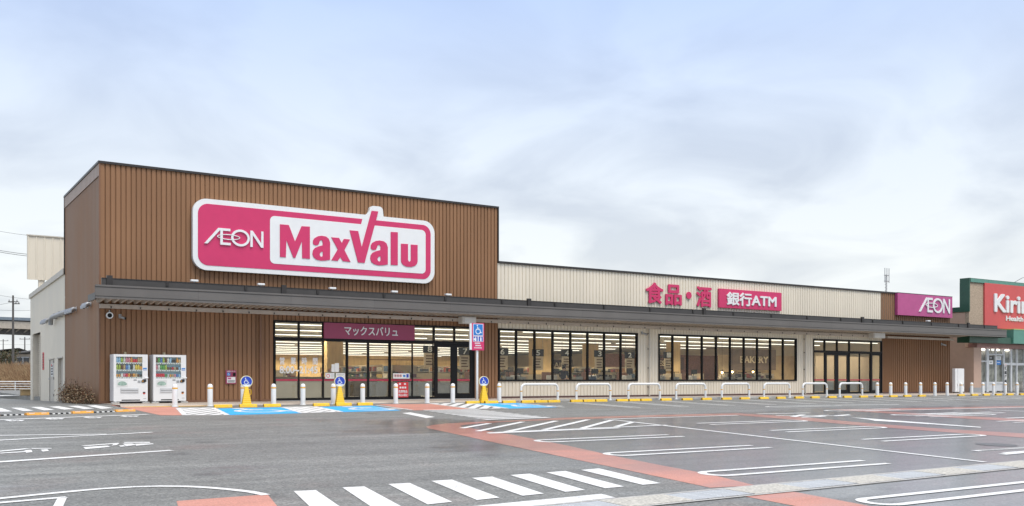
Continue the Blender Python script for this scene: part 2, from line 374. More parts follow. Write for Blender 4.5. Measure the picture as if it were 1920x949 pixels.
# red coloured lanes
outer = px((1384,775),(1230,778.5),(1060,783.5),(950,789.5),(880,792),(835,794.5),(810,797.5),(799,800.5),(803,803.5),(830,809),(870,817.5),(950,835),(1060,858),(1200,887),(1332,915))
inner = px((1418,911),(1330,889.5),(1240,873),(1143,853.5),(1060,835),(960,815.5),(915,808.5),(885,803.5),(866,800.5),(862,799),(870,797),(900,794),(960,790.8),(1060,787),(1230,782),(1384,778.6))
paint('red_lane', outer + inner, .004, REDPAVE)
paint('red_lane', px((1392,930.5),(1486,922),(1560,936),(1640,951),(1500,951)), .004, REDPAVE)
paint('red_lane', px((1384,775),(1400,776.3),(1503,782),(1630,794),(1779,805),(1990,817),(1990,826),(1920,821),(1779,811),(1630,799.6),(1503,788.6),(1384,778.6)), .004, REDPAVE)
paint('red_lane', px((1556,768),(1640,766.8),(1800,763.8),(1960,760.8),(1960,763.6),(1800,767),(1640,770.4),(1700,774),(1800,780),(1960,788),(1960,793),(1800,784.5),(1690,777),(1620,772.3),(1575,769.8)), .004, REDPAVE)
paint('red_patch', px((331,940),(502,927.5),(521,951),(334,951)), .004, REDPAVE)
paint('red_patch', px((206,759.8),(250,768),(301,779),(347,779),(333,764),(300,762)), .004, REDPAVE)
paint('red_patch', px((707,758.2),(816,757.6),(884,767),(776,769.8)), .004, REDPAVE)
# accessible bays
for q in (((402,766.5),(529,764),(566,775),(428,778.5)), ((596,763.2),(699,761),(752,770),(640,773)), ((878,757.4),(968,756),(1046,764),(953,766.3))):
    paint('blue_bay', px(*q), .004, BLUEPAVE)
def lerp(a, b, t): return (a[0] + (b[0]-a[0])*t, a[1] + (b[1]-a[1])*t)
def hatch(q, n, wd=.30):
    A, B, C, D = px(*q)                        # back left, back right, front right, front left
    for e in ((A, D), (B, C), (A, B), (D, C)): wline(*e, .16, 'bay_border')
    for i in range(n + 3):
        t = .10 + i*1.5/(n + 2); a = max(0.0, (t - 1)/.6); b = min(1.0, t/.6)
        if b - a > .08: wline(lerp(lerp(A, D, t - .6*a), lerp(B, C, t - .6*a), a), lerp(lerp(A, D, t - .6*b), lerp(B, C, t - .6*b), b), wd, 'hatch_stripe', .0095)
hatch(((334,765.5),(399,765),(426,778.5),(347,779)), 5)
hatch(((531,763.8),(590,762.6),(640,772.5),(568,774.8)), 5)
hatch(((806,757),(873,756),(952,766),(886,767)), 5)
wline(*px((704,760), (774,769.3)), .12); wline(*px((968,756), (1058,764)), .12)
paint('yellow_line', px((232,763),(300,762.3),(396,760.8),(396,761.8),(300,763.3),(236,764)), .008, YELLOWLINE)
def wheelchair(c, s, fx=1, fy=1):
    # the access symbol as flat outlines, c = its middle, s = its height
    P = lambda x, y: (c[0] + x*s*fx, c[1] + y*s*fy)
    head = [P(-.10 + .075*math.cos(R(a)), .42 + .075*math.sin(R(a))) for a in range(0, 360, 30)]
    body = stroke([P(-.09,.30), P(-.06,.02), P(.18,.02), P(.30,-.30), P(.42,-.27)], .09*s)
    arm = stroke([P(-.08,.16), P(.12,.16)], .08*s)
    wheel = stroke([P(-.02 + .26*math.cos(R(a)), -.16 + .26*math.sin(R(a))) for a in range(115, 345, 15)], .08*s)
    return [head, body, arm, wheel]
for q in ((482,769.5), (690,766), (988,760.5)):
    c = GP(*q); sheet('access_symbol', wheelchair(c, 2.8, 1, 1), .008, WHITE, lot)
# zebra before the entrance and the crossing in the foreground
for i in range(9):
    a = lerp(GP(795,769.6), GP(907,787), i/8); b = lerp(GP(900,768.3), GP(1028,783), i/8)
    wline(a, b, .31, 'crosswalk_stripe')
paint('crosswalk_stripe', px((754,775),(770,773.7),(816,782.5),(799,784.3)))
x0, y0 = GP(725, 910)
for i in range(-1, 7):
    a = lerp(GP(642,915), GP(1089,882), (i)/6); b = lerp(GP(683,913), GP(1123,879), i/6)
    c = lerp(GP(848,942), GP(1239,907), (i-1)/5); d = lerp(GP(802,947), GP(1205,910), (i-1)/5)
    paint('crosswalk_stripe', [d, c, b, a])
paint('stop_line', px((880,951),(1128,927),(1154,934),(985,951)))
for q in (((-12,164),(20,165),(148,205),(0,208)), ((130,160),(255,160),(405,195),(275,200)), ((365,152),(490,150),(655,185),(530,193)), ((590,148),(710,142),(895,175),(770,183)), ((815,140),(935,135),(1135,170),(1010,177)), ((1040,135),(1150,130),(1360,163),(1220,175))):
    paint('crosswalk_stripe', px(*[(a/6.4, 740 + b/6.4) for a, b in q]))
# bays out in the car park: hairpin lines square to the rows
def hairpin(x0, x1, yc, gap=.28, wd=.15):
    # closed (rounded) end at x0, open end at x1
    sg = 1 if x1 > x0 else -1; pts = [(x1, yc + gap)]
    pts += [(x0 + sg*gap - sg*gap*math.sin(R(a)), yc + gap*math.cos(R(a))) for a in range(0, 181, 20)] + [(x1, yc - gap)]
    paint('bay_line', stroke(pts, wd))
for tx, ty, ex in ((5.61,-20.86,9.75), (5.16,-23.95,9.42), (4.57,-27.23,8.95), (4.25,-30.6,8.6), (17.95,-17.87,13.6), (17.82,-20.87,13.45), (17.75,-23.93,13.3), (17.7,-27.0,13.2), (17.7,-30.2,13.2)):
    hairpin(tx, ex, ty)
wline((12.23,-15.33), (10.95,-28.2), .15)
for i in range(3): hairpin(28.5 + .02*i, 24.2, -17.9 - 3.06*i)
for i in range(3): hairpin(24.0, 28.2, -11.0 - 3.0*i)
for a, b in (((915,812),(1250,797.5)), ((915,813),(1161,803)), ((1132,786.5),(1384,779)), ((866,803.3),(918,794.3)), ((896,809),(980,791.5)), ((948,810.5),(1043,789.7)), ((1020,806.3),(1103,787.2)), ((1091,803.6),(1148,788)), ((1155,800.5),(1187,791.8))):
    wline(*px(a, b), .17)
for a, b in (((1622,771),(1930,764)), ((1565,760.2),(1685,758.7)), ((1737,776.6),(1858,773)), ((1755,778),(1883,774.3)), ((1855,769),(1960,773)), ((1886,784.7),(1960,781.5)), ((1827,846),(1935,839)), ((1879,852.5),(1960,845.5)), ((1420,776.6),(1518,774.7)), ((1455,779.6),(1597,780.2)), ((1860,745.6),(1960,744.6)), ((1700,747.5),(1800,749)), ((1840,747.5),(1930,748.6))):
    wline(*px(a, b), .18)
for q in (((1480,781.5),(1500,778),(1512,778),(1492,782.5)), ((1500,782),(1545,781),(1550,782),(1505,783.3)), ((1540,779),(1556,778.4),(1530,782.4),(1516,782)), ((1560,780),(1590,777.5),(1596,778.4),(1568,781))):
    paint('painted_character', px(*q), .0095)
paint('painted_arrow', px((1595,783),(1632,785.3),(1650,786.8),(1700,790.5),(1838,801),(1840,802.4),(1695,792.6),(1640,789.5),(1628,787)), .0085)
# left lanes
for a, b, wd in (((-40,817.4),(200,814.7),.16), ((-40,828.2),(285,811),.16), ((-40,869.5),(322,845),.2), ((-40,789.2),(277,777.3),.22), ((-40,947),(125,933),.13)):
    wline(*px(a, b), wd)
paint('painted_line', px((108,935),(126,933),(118,951),(99,951)))
cur = px((-40,940),(0,935.6),(70,928.5),(127,923),(190,917.3),(250,913.8),(300,912.5),(345,912.8),(390,915),(430,918.5),(470,923),(499,929))
paint('painted_curve', stroke(cur, .14))
def zq(*p): return px(*[(a/5.647, 790 + b/5.647) for a, b in p])
for q in (((858,262),(1250,232),(1262,240),(900,268)), ((880,278),(1140,262),(1170,275),(905,300)), ((1180,262),(1230,258),(1262,240),(1200,246)), ((1255,262),(1310,255),(1335,268),(1280,276)), ((1300,240),(1400,238),(1450,252),(1340,270)), ((1310,224),(1585,222),(1590,232),(1320,232)), ((1430,240),(1620,238),(1625,246),(1440,264)), ((0,316),(260,292),(330,296),(0,326)), ((0,338),(270,322),(275,330),(0,346)), ((258,314),(330,306),(345,330),(275,338)), ((330,288),(548,288),(545,294),(340,296)), ((430,306),(500,298),(520,318),(452,326))):
    paint('painted_character', zq(*q), .0085)
for bx, by in ((175,315), (655,292), (1112,277), (1555,262)):
    for k in range(5):
        a = GP((bx - 70 + 28*k)/6.4, 740 + (by + 4 + (k % 3)*3)/6.4); b = GP((bx - 40 + 28*k)/6.4, 740 + (by - 6 + (k % 2)*8)/6.4); wline(a, b, .2, 'painted_character', .0088)
# bays along the shop front
for i, X in enumerate([18.07, 20.66, 23.29, 25.87, 28.48, 31.1, 33.73, 36.34, 38.99, 41.6, 44.3, 46.9, 49.5, 52.1, 54.8]):
    for s in (-.2, .2): wline((X + s, -5.3), (X + s - .04, -9.6), .14, 'bay_line')
# walkway along the shop
paint_w = struct(MB().add([(0.06,-3.45,.012),(56,-3.45,.012),(56,.02,.012),(0.06,.02,.012),(0.06,-3.55,-.06),(56,-3.55,-.06)], [(0,1,2,3),(4,5,1,0)]).build('walkway', WALKPAVE))
k = MB(); k.box(17.7, 39.6, -3.62, -3.47, -.08, .035); kb = struct(k.build('kerb', CONC))
sheet('red_strip', [[(.1,-3.44),(11.4,-3.44),(11.4,-2.9),(.1,-2.9)], [(39.6,-3.44),(56,-3.44),(56,-2.3),(39.6,-2.3)]], .05 if False else .018, REDPAVE, paint_w)

# drainage channel across the car park, covers one by one
dc = struct(link('drain_channel', None))
DX0 = -6.0; ang = math.atan2(.29, 9.3)
for i in range(26):
    a = DX0 + 1.18*i; yc = -28.72 + (a - 2.69)*.031; z = gz(a, yc - .3) + .006
    def rot(x, y): return (a + x*math.cos(ang) - y*math.sin(ang), yc + x*math.sin(ang) + y*math.cos(ang))
    m = MB()
    if i % 2:
        for r_ in range(9):
            yy = -.05 - r_*.06; q = [rot(.01, yy), rot(1.17, yy), rot(1.17, yy - .035), rot(.01, yy - .035)]
            m.add([(p[0], p[1], gz(*p) + .016) for p in q] + [(p[0], p[1], gz(*p) + .004) for p in q], [(3,2,1,0), (0,1,5,4), (1,2,6,5), (2,3,7,6), (3,0,4,7)])
        for xx in (.0, .29, .58, .87, 1.13):
            q = [rot(xx + .01, -.03), rot(xx + .04, -.03), rot(xx + .04, -.6), rot(xx + .01, -.6)]
            m.add([(p[0], p[1], gz(*p) + .0145) for p in q], [(3,2,1,0)])
        m.build('drain_grating', mat('galv_grate', (.62, .64, .65), .4, metal=.25, var=.05), dc)
    else:
        q = [rot(.005, -.02), rot(1.175, -.02), rot(1.175, -.61), rot(.005, -.61)]
        m.add([(p[0], p[1], gz(*p) + .018) for p in q] + [(p[0], p[1], gz(*p) + .004) for p in q], [(3,2,1,0), (0,1,5,4), (1,2,6,5), (2,3,7,6), (3,0,4,7)])
        m.build('drain_cover', mat('drain_concrete', (.46, .44, .39), .7, var=.35, scale=22, bump=.8, bscale=30), dc)
for yy, nm in ((0.03, 'channel_edge'), (-.655, 'channel_edge')):
    A = (DX0 - 4, -28.72 + (DX0 - 4 - 2.69)*.031 + yy); B = (26, -28.72 + (26 - 2.69)*.031 + yy)
    q = stroke([A, B], .075); MB().add([(p[0], p[1], gz(*p) + .0125) for p in q], [(0,1,2,3)]).build(nm, CONC, dc)
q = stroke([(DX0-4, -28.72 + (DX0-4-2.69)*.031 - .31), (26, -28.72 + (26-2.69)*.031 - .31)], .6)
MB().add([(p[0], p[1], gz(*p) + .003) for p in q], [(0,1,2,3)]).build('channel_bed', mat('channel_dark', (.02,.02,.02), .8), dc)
# manhole
c = GP(1868, 834); mh = struct(sheet('manhole_cover', [[(c[0] + .45*math.cos(R(a)), c[1] + .45*math.sin(R(a))) for a in range(0, 360, 15)]], .006, mat('cast_iron', (.16,.155,.15), .5, metal=.5, var=.4, scale=20), None))

# ------------------------------------------------------------------ the supermarket
shop = thing('supermarket_building', 'long flat-roofed supermarket with tall brown block and beige ribbed wing', 'building')
H1, H2 = 9.10, 6.53                            # heights of the brown block and of the beige wing
XB, XE = 17.62, 53.85
def corr(name, x0, x1, z0, z1, y, pitch, gap, depth, material, parent, axis='x'):
    # ribbed sheet: flats with narrow grooves, one continuous folded skin
    n = max(1, round((x1 - x0)/pitch)); p = (x1 - x0)/n; prof = []
    for i in range(n):
        a = x0 + i*p
        prof += [(a, 0), (a + p - gap, 0), (a + p - gap*.7, depth), (a + p - gap*.3, depth)]
    prof.append((x1, 0)); m = MB(); k = len(prof)
    pt = (lambda q, z: (q[0], y + q[1], z)) if axis == 'x' else (lambda q, z: (y + q[1], q[0], z))
    fs = [(i, i+1, k+i+1, k+i) if axis == 'x' else (i+1, i, k+i, k+i+1) for i in range(k-1)]
    m.add([pt(q, z0) for q in prof] + [pt(q, z1) for q in prof], fs)
    return m.build(name, material, parent)
PANEL = {}
def panels(x0, x1, z0, z1, parent, pitch=.186, y=0.0):
    # single brown cladding panels, each with its lap joint
    n = round((x1 - x0)/pitch); p = (x1 - x0)/n; key = (round(p, 4), z0, z1)
    if key not in PANEL:
        m = MB(); pr = [(0, .045), (.020, .045), (.026, 0), (p - .024, 0), (p - .018, .045), (p - .0005, .045)]
        q = pr; k = len(q); m.add([(a, b, z0) for a, b in q] + [(a, b, z1) for a, b in q], [(i, i+1, k+i+1, k+i) for i in range(k-1)])
        for f_ in range(int((z1 - z0)/1.45)):   # fixing screws
            m.box(.012, .024, -.004, .001, z0 + .5 + 1.45*f_, z0 + .512 + 1.45*f_)
        PANEL[key] = m.mesh('cladding_panel', BROWN)
    for i in range(n): link('cladding_panel', PANEL[key], parent, (x0 + i*p, y, 0))
front = link('front_wall', MB().box(0.03, XB, .046, .16, 4.0, 9.0).mesh('front_wall', BROWN2), shop)
def wallbox(x0, x1, z0, z1, material=BEIGE2): MB().box(x0, x1, .045, .16, z0, z1).build('wall_backing', material, shop)
X_E0, X_E1, X_W1a, X_W1b, X_W2a, X_W2b, X_Da, X_Db = 6.70, 16.34, 17.66, 26.27, 27.70, 38.53, 40.0, 46.55
ZT, ZS = 3.33, .82
panels(0.0, XB, 4.3, 9.03, front)
lowl = link('lower_wall', MB().box(.03, X_E0, .046, .16, .1, 4.0).mesh('lower_wall', BROWN2), shop)
panels(0.0, X_E0, .10, 4.0, lowl)
hdr = link('entrance_header', MB().box(X_E0, X_E1, .046, .16, 3.37, 4.0).mesh('entrance_header', BROWN2), shop)
panels(X_E0, X_E1, 3.37, 4.0, hdr)
pier = link('brown_pier', MB().box(X_E1, X_W1a, .046, .16, .1, 4.0).mesh('brown_pier', BROWN2), shop)
panels(X_E1, X_W1a - .01, .10, 4.0, pier)
# beige wing
P = .205; GAP, DEP = .05, .034
corr('upper_cladding', XB + .01, 46.45, 4.0, 6.44, .01, P, GAP, DEP, BEIGE, shop); wallbox(XB, XE, 4.0, 6.40)
for a, b in ((X_W1a, X_W1b), (X_W2a, X_W2b)):
    corr('sill_cladding', a, b, .10, ZS, .01, P, GAP, DEP, BEIGE, shop); wallbox(a, b, .1, ZS)
for a, b in ((X_W1b, X_W2a), (X_W2b, X_Da)):
    corr('pier_cladding', a, b, .10, 4.0, .01, P, GAP, DEP, BEIGE, shop); wallbox(a, b, .1, 4.0)
for a, b in ((X_W1a, X_W1b), (X_W2a, X_W2b), (X_Da, X_Db)):
    corr('header_cladding', a, b, ZT + .01, 4.0, .01, P, GAP, DEP, BEIGE, shop); wallbox(a, b, ZT + .01, 4.0)
# ribbed brown end bay with deep battens
corr('batten_cladding', X_Db + .05, XE, .10, 4.0, -.01, .20, .11, .14, BROWN, shop); MB().box(X_Db + .05, XE, .135, .2, .1, 4.0).build('wall_backing', BROWN2, shop)
corr('batten_cladding', 46.47, XE, 4.0, 6.44, -.01, .20, .11, .14, BROWN, shop)
MB().box(.02, X_E0, -.025, .03, .0, .10).box(X_E1, X_W1a, -.025, .03, 0, .10).build('plinth', BROWN2, shop)
MB().box(X_W1a, X_Da, -.02, .03, 0, .10).build('plinth', mat('plinth_dark', (.10, .05, .045), .5), shop)
MB().box(X_Db, XE, -.03, .07, 0, .10).build('plinth', mat('plinth_dark', (.10, .05, .045), .5), shop)
# copings
MB().box(-.06, XB + .05, -.05, .2, 9.02, 9.11).build('coping', DARKTRIM, shop)
MB().box(XB + .0, XB + .05, -.045, .2, 6.5, 9.02).build('coping', DARKTRIM, shop)
MB().box(XB + .05, XE + .05, -.05, .2, 6.43, 6.53).build('coping', DARKTRIM, shop)
# side wall towards the service road
SB = 8.30; SE = 20.5
corr('side_cladding', 0.0, SB, -.1, 8.6, 0.0, .30, .05, .02, BROWN, shop, 'y')
corr('parapet_cladding', 0.0, SB, 8.56, 9.03, -.03, .30, .05, .02, mat('brown_light', (.30, .19, .13), .35), shop, 'y')
MB().box(-.06, .2, .2, SB + .03, 9.02, 9.11).box(-.05, .0, -.01, .05, .0, 9.02).build('coping', DARKTRIM, shop) if False else MB().box(-.06, .2, .2, SB + .03, 9.02, 9.11).build('coping', DARKTRIM, shop)
MB().box(-.035, .02, -.03, .03, .0, 9.02).build('corner_trim', BROWN2, shop)
MB().box(-.045, .1, SB, SB + .06, 5.6, 9.03).build('corner_trim', DARKTRIM, shop)
MB().prism_x([(.03, -.1), (SB, -.1), (SB, 8.99), (.03, 8.99)], .03, .16).build('side_wall', BROWN2, shop)
DS, DE_, DZ = 16.4, 19.4, 3.36                # roller shutter
def sidecorr(a, b, z0, z1a, z1b=None):
    n = max(1, round((b-a)/.25)); p = (b-a)/n; prof = []
    for i in range(n): prof += [(a + i*p, 0), (a + (i+1)*p - .03, 0), (a + (i+1)*p - .02, .014), (a + (i+1)*p - .01, .014)]
    prof.append((b, 0)); k = len(prof); z1b = z1a if z1b is None else z1b
    MB().add([(q[1], q[0], z0) for q in prof] + [(q[1], q[0], z1a + (z1b - z1a)*(q[0]-a)/(b-a)) for q in prof], [(i+1, i, k+i, k+i+1) for i in range(k-1)]).build('side_cladding', BEIGE, shop)
roofz = lambda y: 5.80 - (y - SB)*.0185
sidecorr(SB + .06, SE, DZ, roofz(SB), roofz(SE)); sidecorr(SB + .06, 8.9, -.2, DZ); sidecorr(10.35, 11.6, -.2, DZ); sidecorr(13.15, DS, -.25, DZ); sidecorr(DE_, SE, -.3, DZ)
sidecorr(8.9, 10.35, 1.9, DZ); sidecorr(11.6, 13.15, 1.9, DZ)
MB().prism_x([(SB + .06, 5.62), (SE + .05, roofz(SE) - .2), (SE + .05, roofz(SE) + .02), (SB + .06, 5.88)], -.08, .25).build('eaves_trim', BEIGE2, shop)
MB().box(.02, .3, SE - .2, SE, -.3, roofz(SE) - .1).build('rear_corner', BEIGE2, shop)
sh = MB()
for i in range(30): z = -.25 + i*.12; sh.prism_x([(DS, z), (DE_, z), (DE_, z + .11), (DS, z + .11)], .27 + .0, .30)
shm = MB().box(.31, .33, DS, DE_, -.3, DZ).build('roller_shutter', BEIGE2, shop)
for i in range(30): z = -.25 + i*.12; MB().add([(.27, DS, z), (.27, DE_, z), (.27, DE_, z + .10), (.27, DS, z + .10), (.30, DS, z + .115), (.30, DE_, z + .115)], [(3,2,1,0), (4,5,2,3)]).build('shutter_slat', BEIGE, shm)
MB().box(-.02, .3, DE_, DE_ + .08, -.3, DZ).box(-.02, .3, DS - .08, DS, -.3, DZ).build('shutter_jamb', BEIGE2, shop)
sdr = MB().box(.02, .06, 11.65, 13.1, -.15, 1.86).build('side_door', BEIGE2, shop)
MB().box(-.07, .0, 12.9, 12.96, .9, 1.0).build('door_handle', STEEL, sdr)
for z in (.1, .9, 1.7):
    MB().box(-.015, .02, 11.66, 11.72, z, z + .12).build('door_hinge', BLACK, sdr)
MB().box(-.05, .02, 11.55, 13.2, 1.87, 1.93).build('door_hood', BEIGE2, shop)
MB().box(.015, .2, 8.84, 8.9, -.2, 1.9).box(.015, .2, 10.35, 10.41, -.2, 1.9).build('door_jamb', BEIGE2, shop)
sdr2 = MB().box(.12, .18, 8.9, 10.35, -.2, 1.9).build('side_door', BEIGE2, shop); MB().box(.06, .12, 9.1, 9.2, .9, .98).build('door_handle', STEEL, sdr2)
MB().box(-.05, .02, 8.85, 10.4, 1.88, 1.94).build('door_hood', BEIGE2, shop)
# roofs
MB().box(.16, XB, .16, SB, 8.6, 8.7).build('roof', GREYD, shop); MB().box(XB, XE, .16, 58, 6.1, 6.2).build('roof', GREYD, shop); MB().add([(.1, SB, 5.78), (XB, SB, 5.78), (XB, SE, roofz(SE)), (.1, SE, roofz(SE))], [(0,1,2,3)]).build('roof', GREYD, shop)
MB().box(XE - .1, XE, .18, 58, 0, 6.4).build('right_wall', BEIGE2, shop); MB().box(XB, XB + .12, .2, SB, 6.2, 9.0).build('block_return_wall', BROWN2, shop)
MB().box(.2, XB, SB - .1, SB, 5.7, 9.0).build('block_rear_wall', BROWN2, shop)
MB().box(.3, 5.9, SE - .1, SE, -.3, 5.5).build('rear_wall', BEIGE2, shop)
# rooftop plant screen seen over the side wing
ps = thing('rooftop_plant_screen', 'pale ribbed box on legs on the roof behind the brown block', 'plant screen', (0, 0, 0))
py_ = 18.0; xa, za_ = FP(51, 441.6, py_); xb_ = 9.0; zb_ = FP(51, 524, py_)[1]
n = round((xb_ - xa)/.40); pp = (xb_ - xa)/n
scr = MB().box(xa + .02, xb_, py_ + .03, py_ + .30, zb_ + .05, za_ - .02).build('screen_box', BEIGE2, ps)
pm = MB(); q = [(0, .0), (.03, -.03), (.07, -.03), (.10, 0), (pp, 0)]; k = len(q)
pm.add([(a, b, zb_) for a, b in q] + [(a, b, za_) for a, b in q], [(i, i+1, k+i+1, k+i) for i in range(k-1)]); pme = pm.mesh('screen_panel', BEIGE)
for i in range(n): link('screen_panel', pme, scr, (xa + i*pp, py_, 0))
MB().box(xa - .03, xb_, py_ - .06, py_ + .1, za_, za_ + .06).build('screen_coping', BEIGE2, ps)
for X in (xa + .55, xa + 1.25, xa + 3.5): MB().box(X, X + .3, py_ + .06, py_ + .28, roofz(py_) - .1, zb_ + .06).build('leg', BEIGE, ps)

# ---- glazing
def window(x0, x1, z0, z1, divs, name='window', transom=None, y=.03):
    # black frame with its own mullions and panes
    f_ = MB(); t = .085
    f_.plate([(x0, z0), (x1, z0), (x1, z1), (x0, z1)], y - .07, y + .07, [[(x0 + t, z0 + t), (x1 - t, z0 + t), (x1 - t, z1 - t), (x0 + t, z1 - t)]])
    o = f_.build(name, BLACK, shop)
    e = [x0 + t] + list(divs) + [x1 - t]
    for a in divs: MB().box(a - .045, a + .045, y - .055, y + .055, z0 + t + .001, z1 - t - .001).build('mullion', BLACK, o)
    zs = [(z0 + t, z1 - t)]
    if transom: zs = [(z0 + t, transom - .06), (transom + .06, z1 - t)]; MB().box(x0 + t + .001, x1 - t - .001, y - .062, y + .062, transom - .06, transom + .06).build('transom', BLACK, o)
    for i in range(len(e) - 1):
        for za, zb in zs: MB().box(e[i] + (.03 if i else 0), e[i+1] - (.03 if i < len(e)-2 else 0), y - .004, y + .004, za, zb).build('pane', GLASS, o)
    return o
W1 = window(X_W1a, X_W1b, ZS, ZT, [18.68, 19.755, 20.83, 21.92, 22.99, 24.06, 25.14])
W2 = window(X_W2a, X_W2b, ZS, ZT, [28.72, 29.80, 30.88, 31.955, 33.04, 34.13, 35.21, 36.29, 37.37])
TR = 2.58
def frontage(x0, x1, bays, upper, name):
    o = MB().plate([(x0, .02), (x1, .02), (x1, 3.36), (x0, 3.36)], -.04, .10, [[(x0+.06, .10), (x1-.06, .10), (x1-.06, 3.29), (x0+.06, 3.29)]]).build(name, BLACK, shop)
    MB().box(x0+.061, x1-.061, -.045, .09, TR - .01, TR + .085).build('transom', BLACK, o)
    for a in upper:
        MB().box(a - .035, a + .035, -.03, .09, TR + .086, 3.289).build('mullion', BLACK, o)
    ue = [x0 + .06] + list(upper) + [x1 - .06]
    for a, b in zip(ue, ue[1:]): MB().box(a + .03, b - .03, .026, .034, TR + .086, 3.289).build('pane', GLASS, o)
    for a, b, st, yy in bays:                   # stile width tells fixed lights from door leaves
        leaf = MB().plate([(a, .10), (b, .10), (b, TR - .012), (a, TR - .012)], yy - .03, yy + .03, [[(a+st, .10 + st), (b-st, .10 + st), (b-st, TR - .012 - st), (a+st, TR - .012 - st)]])
        d = leaf.build('door_leaf' if st > .05 else 'sash', BLACK, o)
        MB().box(a + st, b - st, yy - .004, yy + .004, .10 + st, TR - .012 - st).build('pane', GLASS, d)
        MB().box(a + st + .005, b - st - .005, yy - .012, yy - .007, .845, .925).build('red_stripe', REDSTRIPE, d)
    return o
E1 = frontage(X_E0, X_E1, [(6.76,7.79,.035,.03),(7.79,8.87,.035,.03),(8.87,9.94,.035,.03),(9.94,10.95,.06,.0),(10.95,12.0,.06,.05),(12.0,13.10,.035,.0),(13.10,14.18,.035,.03),(14.22,15.25,.17,.02),(15.25,16.27,.17,.02)], [7.79, 8.87, 13.15, 14.2, 15.27], 'entrance_front')
for a, b in ((6.82,7.73),(7.85,8.81),(8.93,9.88)):
    MB().box(a, b, .045, .06, .14, .845).build('frosted_film', FROST, E1)
FROST2 = mat('grey_film', (.24, .215, .185), .3, var=.15, scale=2.5)
for a, b, y_ in ((11.03,11.92,.066),(12.06,13.04,.016),(13.16,14.12,.046)):
    MB().box(a, b, y_, y_ + .01, .17, .80).build('tinted_film', FROST2, E1)
MB().box(14.4, 15.08, .05, .06, .28, .78).build('tinted_film', FROST2, E1); MB().box(15.43, 16.1, .05, .06, .28, .78).build('tinted_film', FROST2, E1)
E2 = frontage(X_Da, X_Db, [(40.06,41.05,.035,.03),(41.08,42.15,.17,.03),(42.15,43.3,.17,.03),(43.32,44.35,.05,.0),(44.33,45.42,.05,.05),(45.45,46.49,.14,.03)], [41.05, 42.2, 43.35, 45.5], 'side_entrance_front')
for a, b in ((40.12,40.98),(41.27,41.96),(42.34,43.11),(43.4,44.28),(44.4,45.35),(45.6,46.33)):
    MB().box(a, b, .066, .075, .2, .80).build('tinted_film', FROST2, E2)
MB().box(X_E0, X_E1, -.06, -.041, .0, .03).build('threshold', STEEL, E1); MB().box(X_Da, X_Db, -.06, -.041, .0, .03).build('threshold', STEEL, E2)

# ---- canopy
can = link('canopy', None, shop)
CFY, CX0, CX1 = -1.5, -.42, 58.1
npan = 16; pw = (CX1 - CX0)/npan
fp_ = [(0, 3.83), (-.04, 3.83), (-.04, 3.895), (.003, 3.90), (.003, 3.925), (-.02, 3.93), (-.02, 4.23), (.003, 4.235), (.003, 4.26), (-.04, 4.265), (-.04, 4.33), (0, 4.33)]
fm = MB(); k = len(fp_); fm.add([(0, CFY + a, z) for a, z in fp_] + [(pw - .006, CFY + a, z) for a, z in fp_], [(k+i, k+i+1, i+1, i) for i in range(k-1)]); fme = fm.mesh('fascia_panel', GREY)
for i in range(npan): link('fascia_panel', fme, can, (CX0 + i*pw, 0, 0))
MB().box(CX0, CX1, CFY + .004, CFY + .05, 3.85, 4.30).build('fascia_backing', GREYD, can)
MB().box(CX0, CX0 + .06, CFY + .051, -.01, 3.80, 4.05).build('end_beam', GREYD, can); MB().box(CX1 - .06, CX1, CFY + .051, -.01, 3.80, 4.05).build('end_beam', GREYD, can)
MB().box(-.12, 57.75, -1.06, -.98, 4.05, 4.60).build('upper_gutter', GREYD, can)
MB().box(-.12, 57.75, -1.075, -.96, 4.60, 4.63).build('gutter_lip', DARKTRIM, can)
def zdeck(y): return 3.86 + (y - 0)*(-.06)
dk = MB(); n = int((CX1 - CX0 - .14)/.26); prof = []
for i in range(n):
    a = CX0 + .07 + i*.26; prof += [(a, 0), (a + .08, 0), (a + .13, .12), (a + .21, .12)]
prof.append((CX0 + .07 + n*.26, 0)); k = len(prof)
dk.add([(q[0], -.02, 3.78 + q[1]) for q in prof] + [(q[0], CFY + .06, 3.88 + q[1]) for q in prof], [(i+1, i, k+i, k+i+1) for i in range(k-1)])
dk.build('deck', DECK, can)
MB().add([(CX0+.06, -.02, 3.93), (CX1-.06, -.02, 3.93), (CX1-.06, CFY+.06, 4.03), (CX0+.06, CFY+.06, 4.03)], [(0,1,2,3)]).build('deck_topping', GREYD, can)
MB().box(-.02, 46.6, -.16, -.001, 3.58, 3.74).box(46.9, 54.1, -.16, -.012, 3.55, 3.68).build('ledger', LEDGER, can)
for i in range(44): MB().box(.35 + 1.05*i, .39 + 1.05*i, -.19, -.16, 3.59, 3.66).build('ledger_clip', GREYD, can)
for X in (.15, 6.75, 18.7, 30.0, 43.2, 54.3): MB().box(X - .1, X + .1, -1.12, -1.0, 4.34, 4.72).build('canopy_bracket', DARKTRIM, can)
for i in range(19):
    X = 2.2 + 3*i; MB().box(X - .05, X + .05, -1.10, -1.06, 4.42, 4.60).build('gutter_strap', DARKTRIM, can)
MB().box(.0, XB, -.03, -.001, 4.30, 4.42).build('wall_flashing', DARKTRIM, shop); MB().box(XB, XE, -.04, -.013, 4.30, 4.40).build('wall_flashing', SIGNWHITE, shop)
# rainwater pipes
for X, m_ in ((6.12, BROWN2), (27.0, BEIGE2), (39.2, BEIGE2)):
    dp = MB().tube([(X, -.09, .05), (X, -.09, 3.6)], .045, 10).build('downpipe', m_, shop, 40)
    for z in (.5, 1.5, 2.5, 3.3): MB().box(X - .06, X + .06, -.10, -.005, z, z + .035).build('pipe_clip', DARKTRIM if m_ is BEIGE2 else BROWN2, dp)

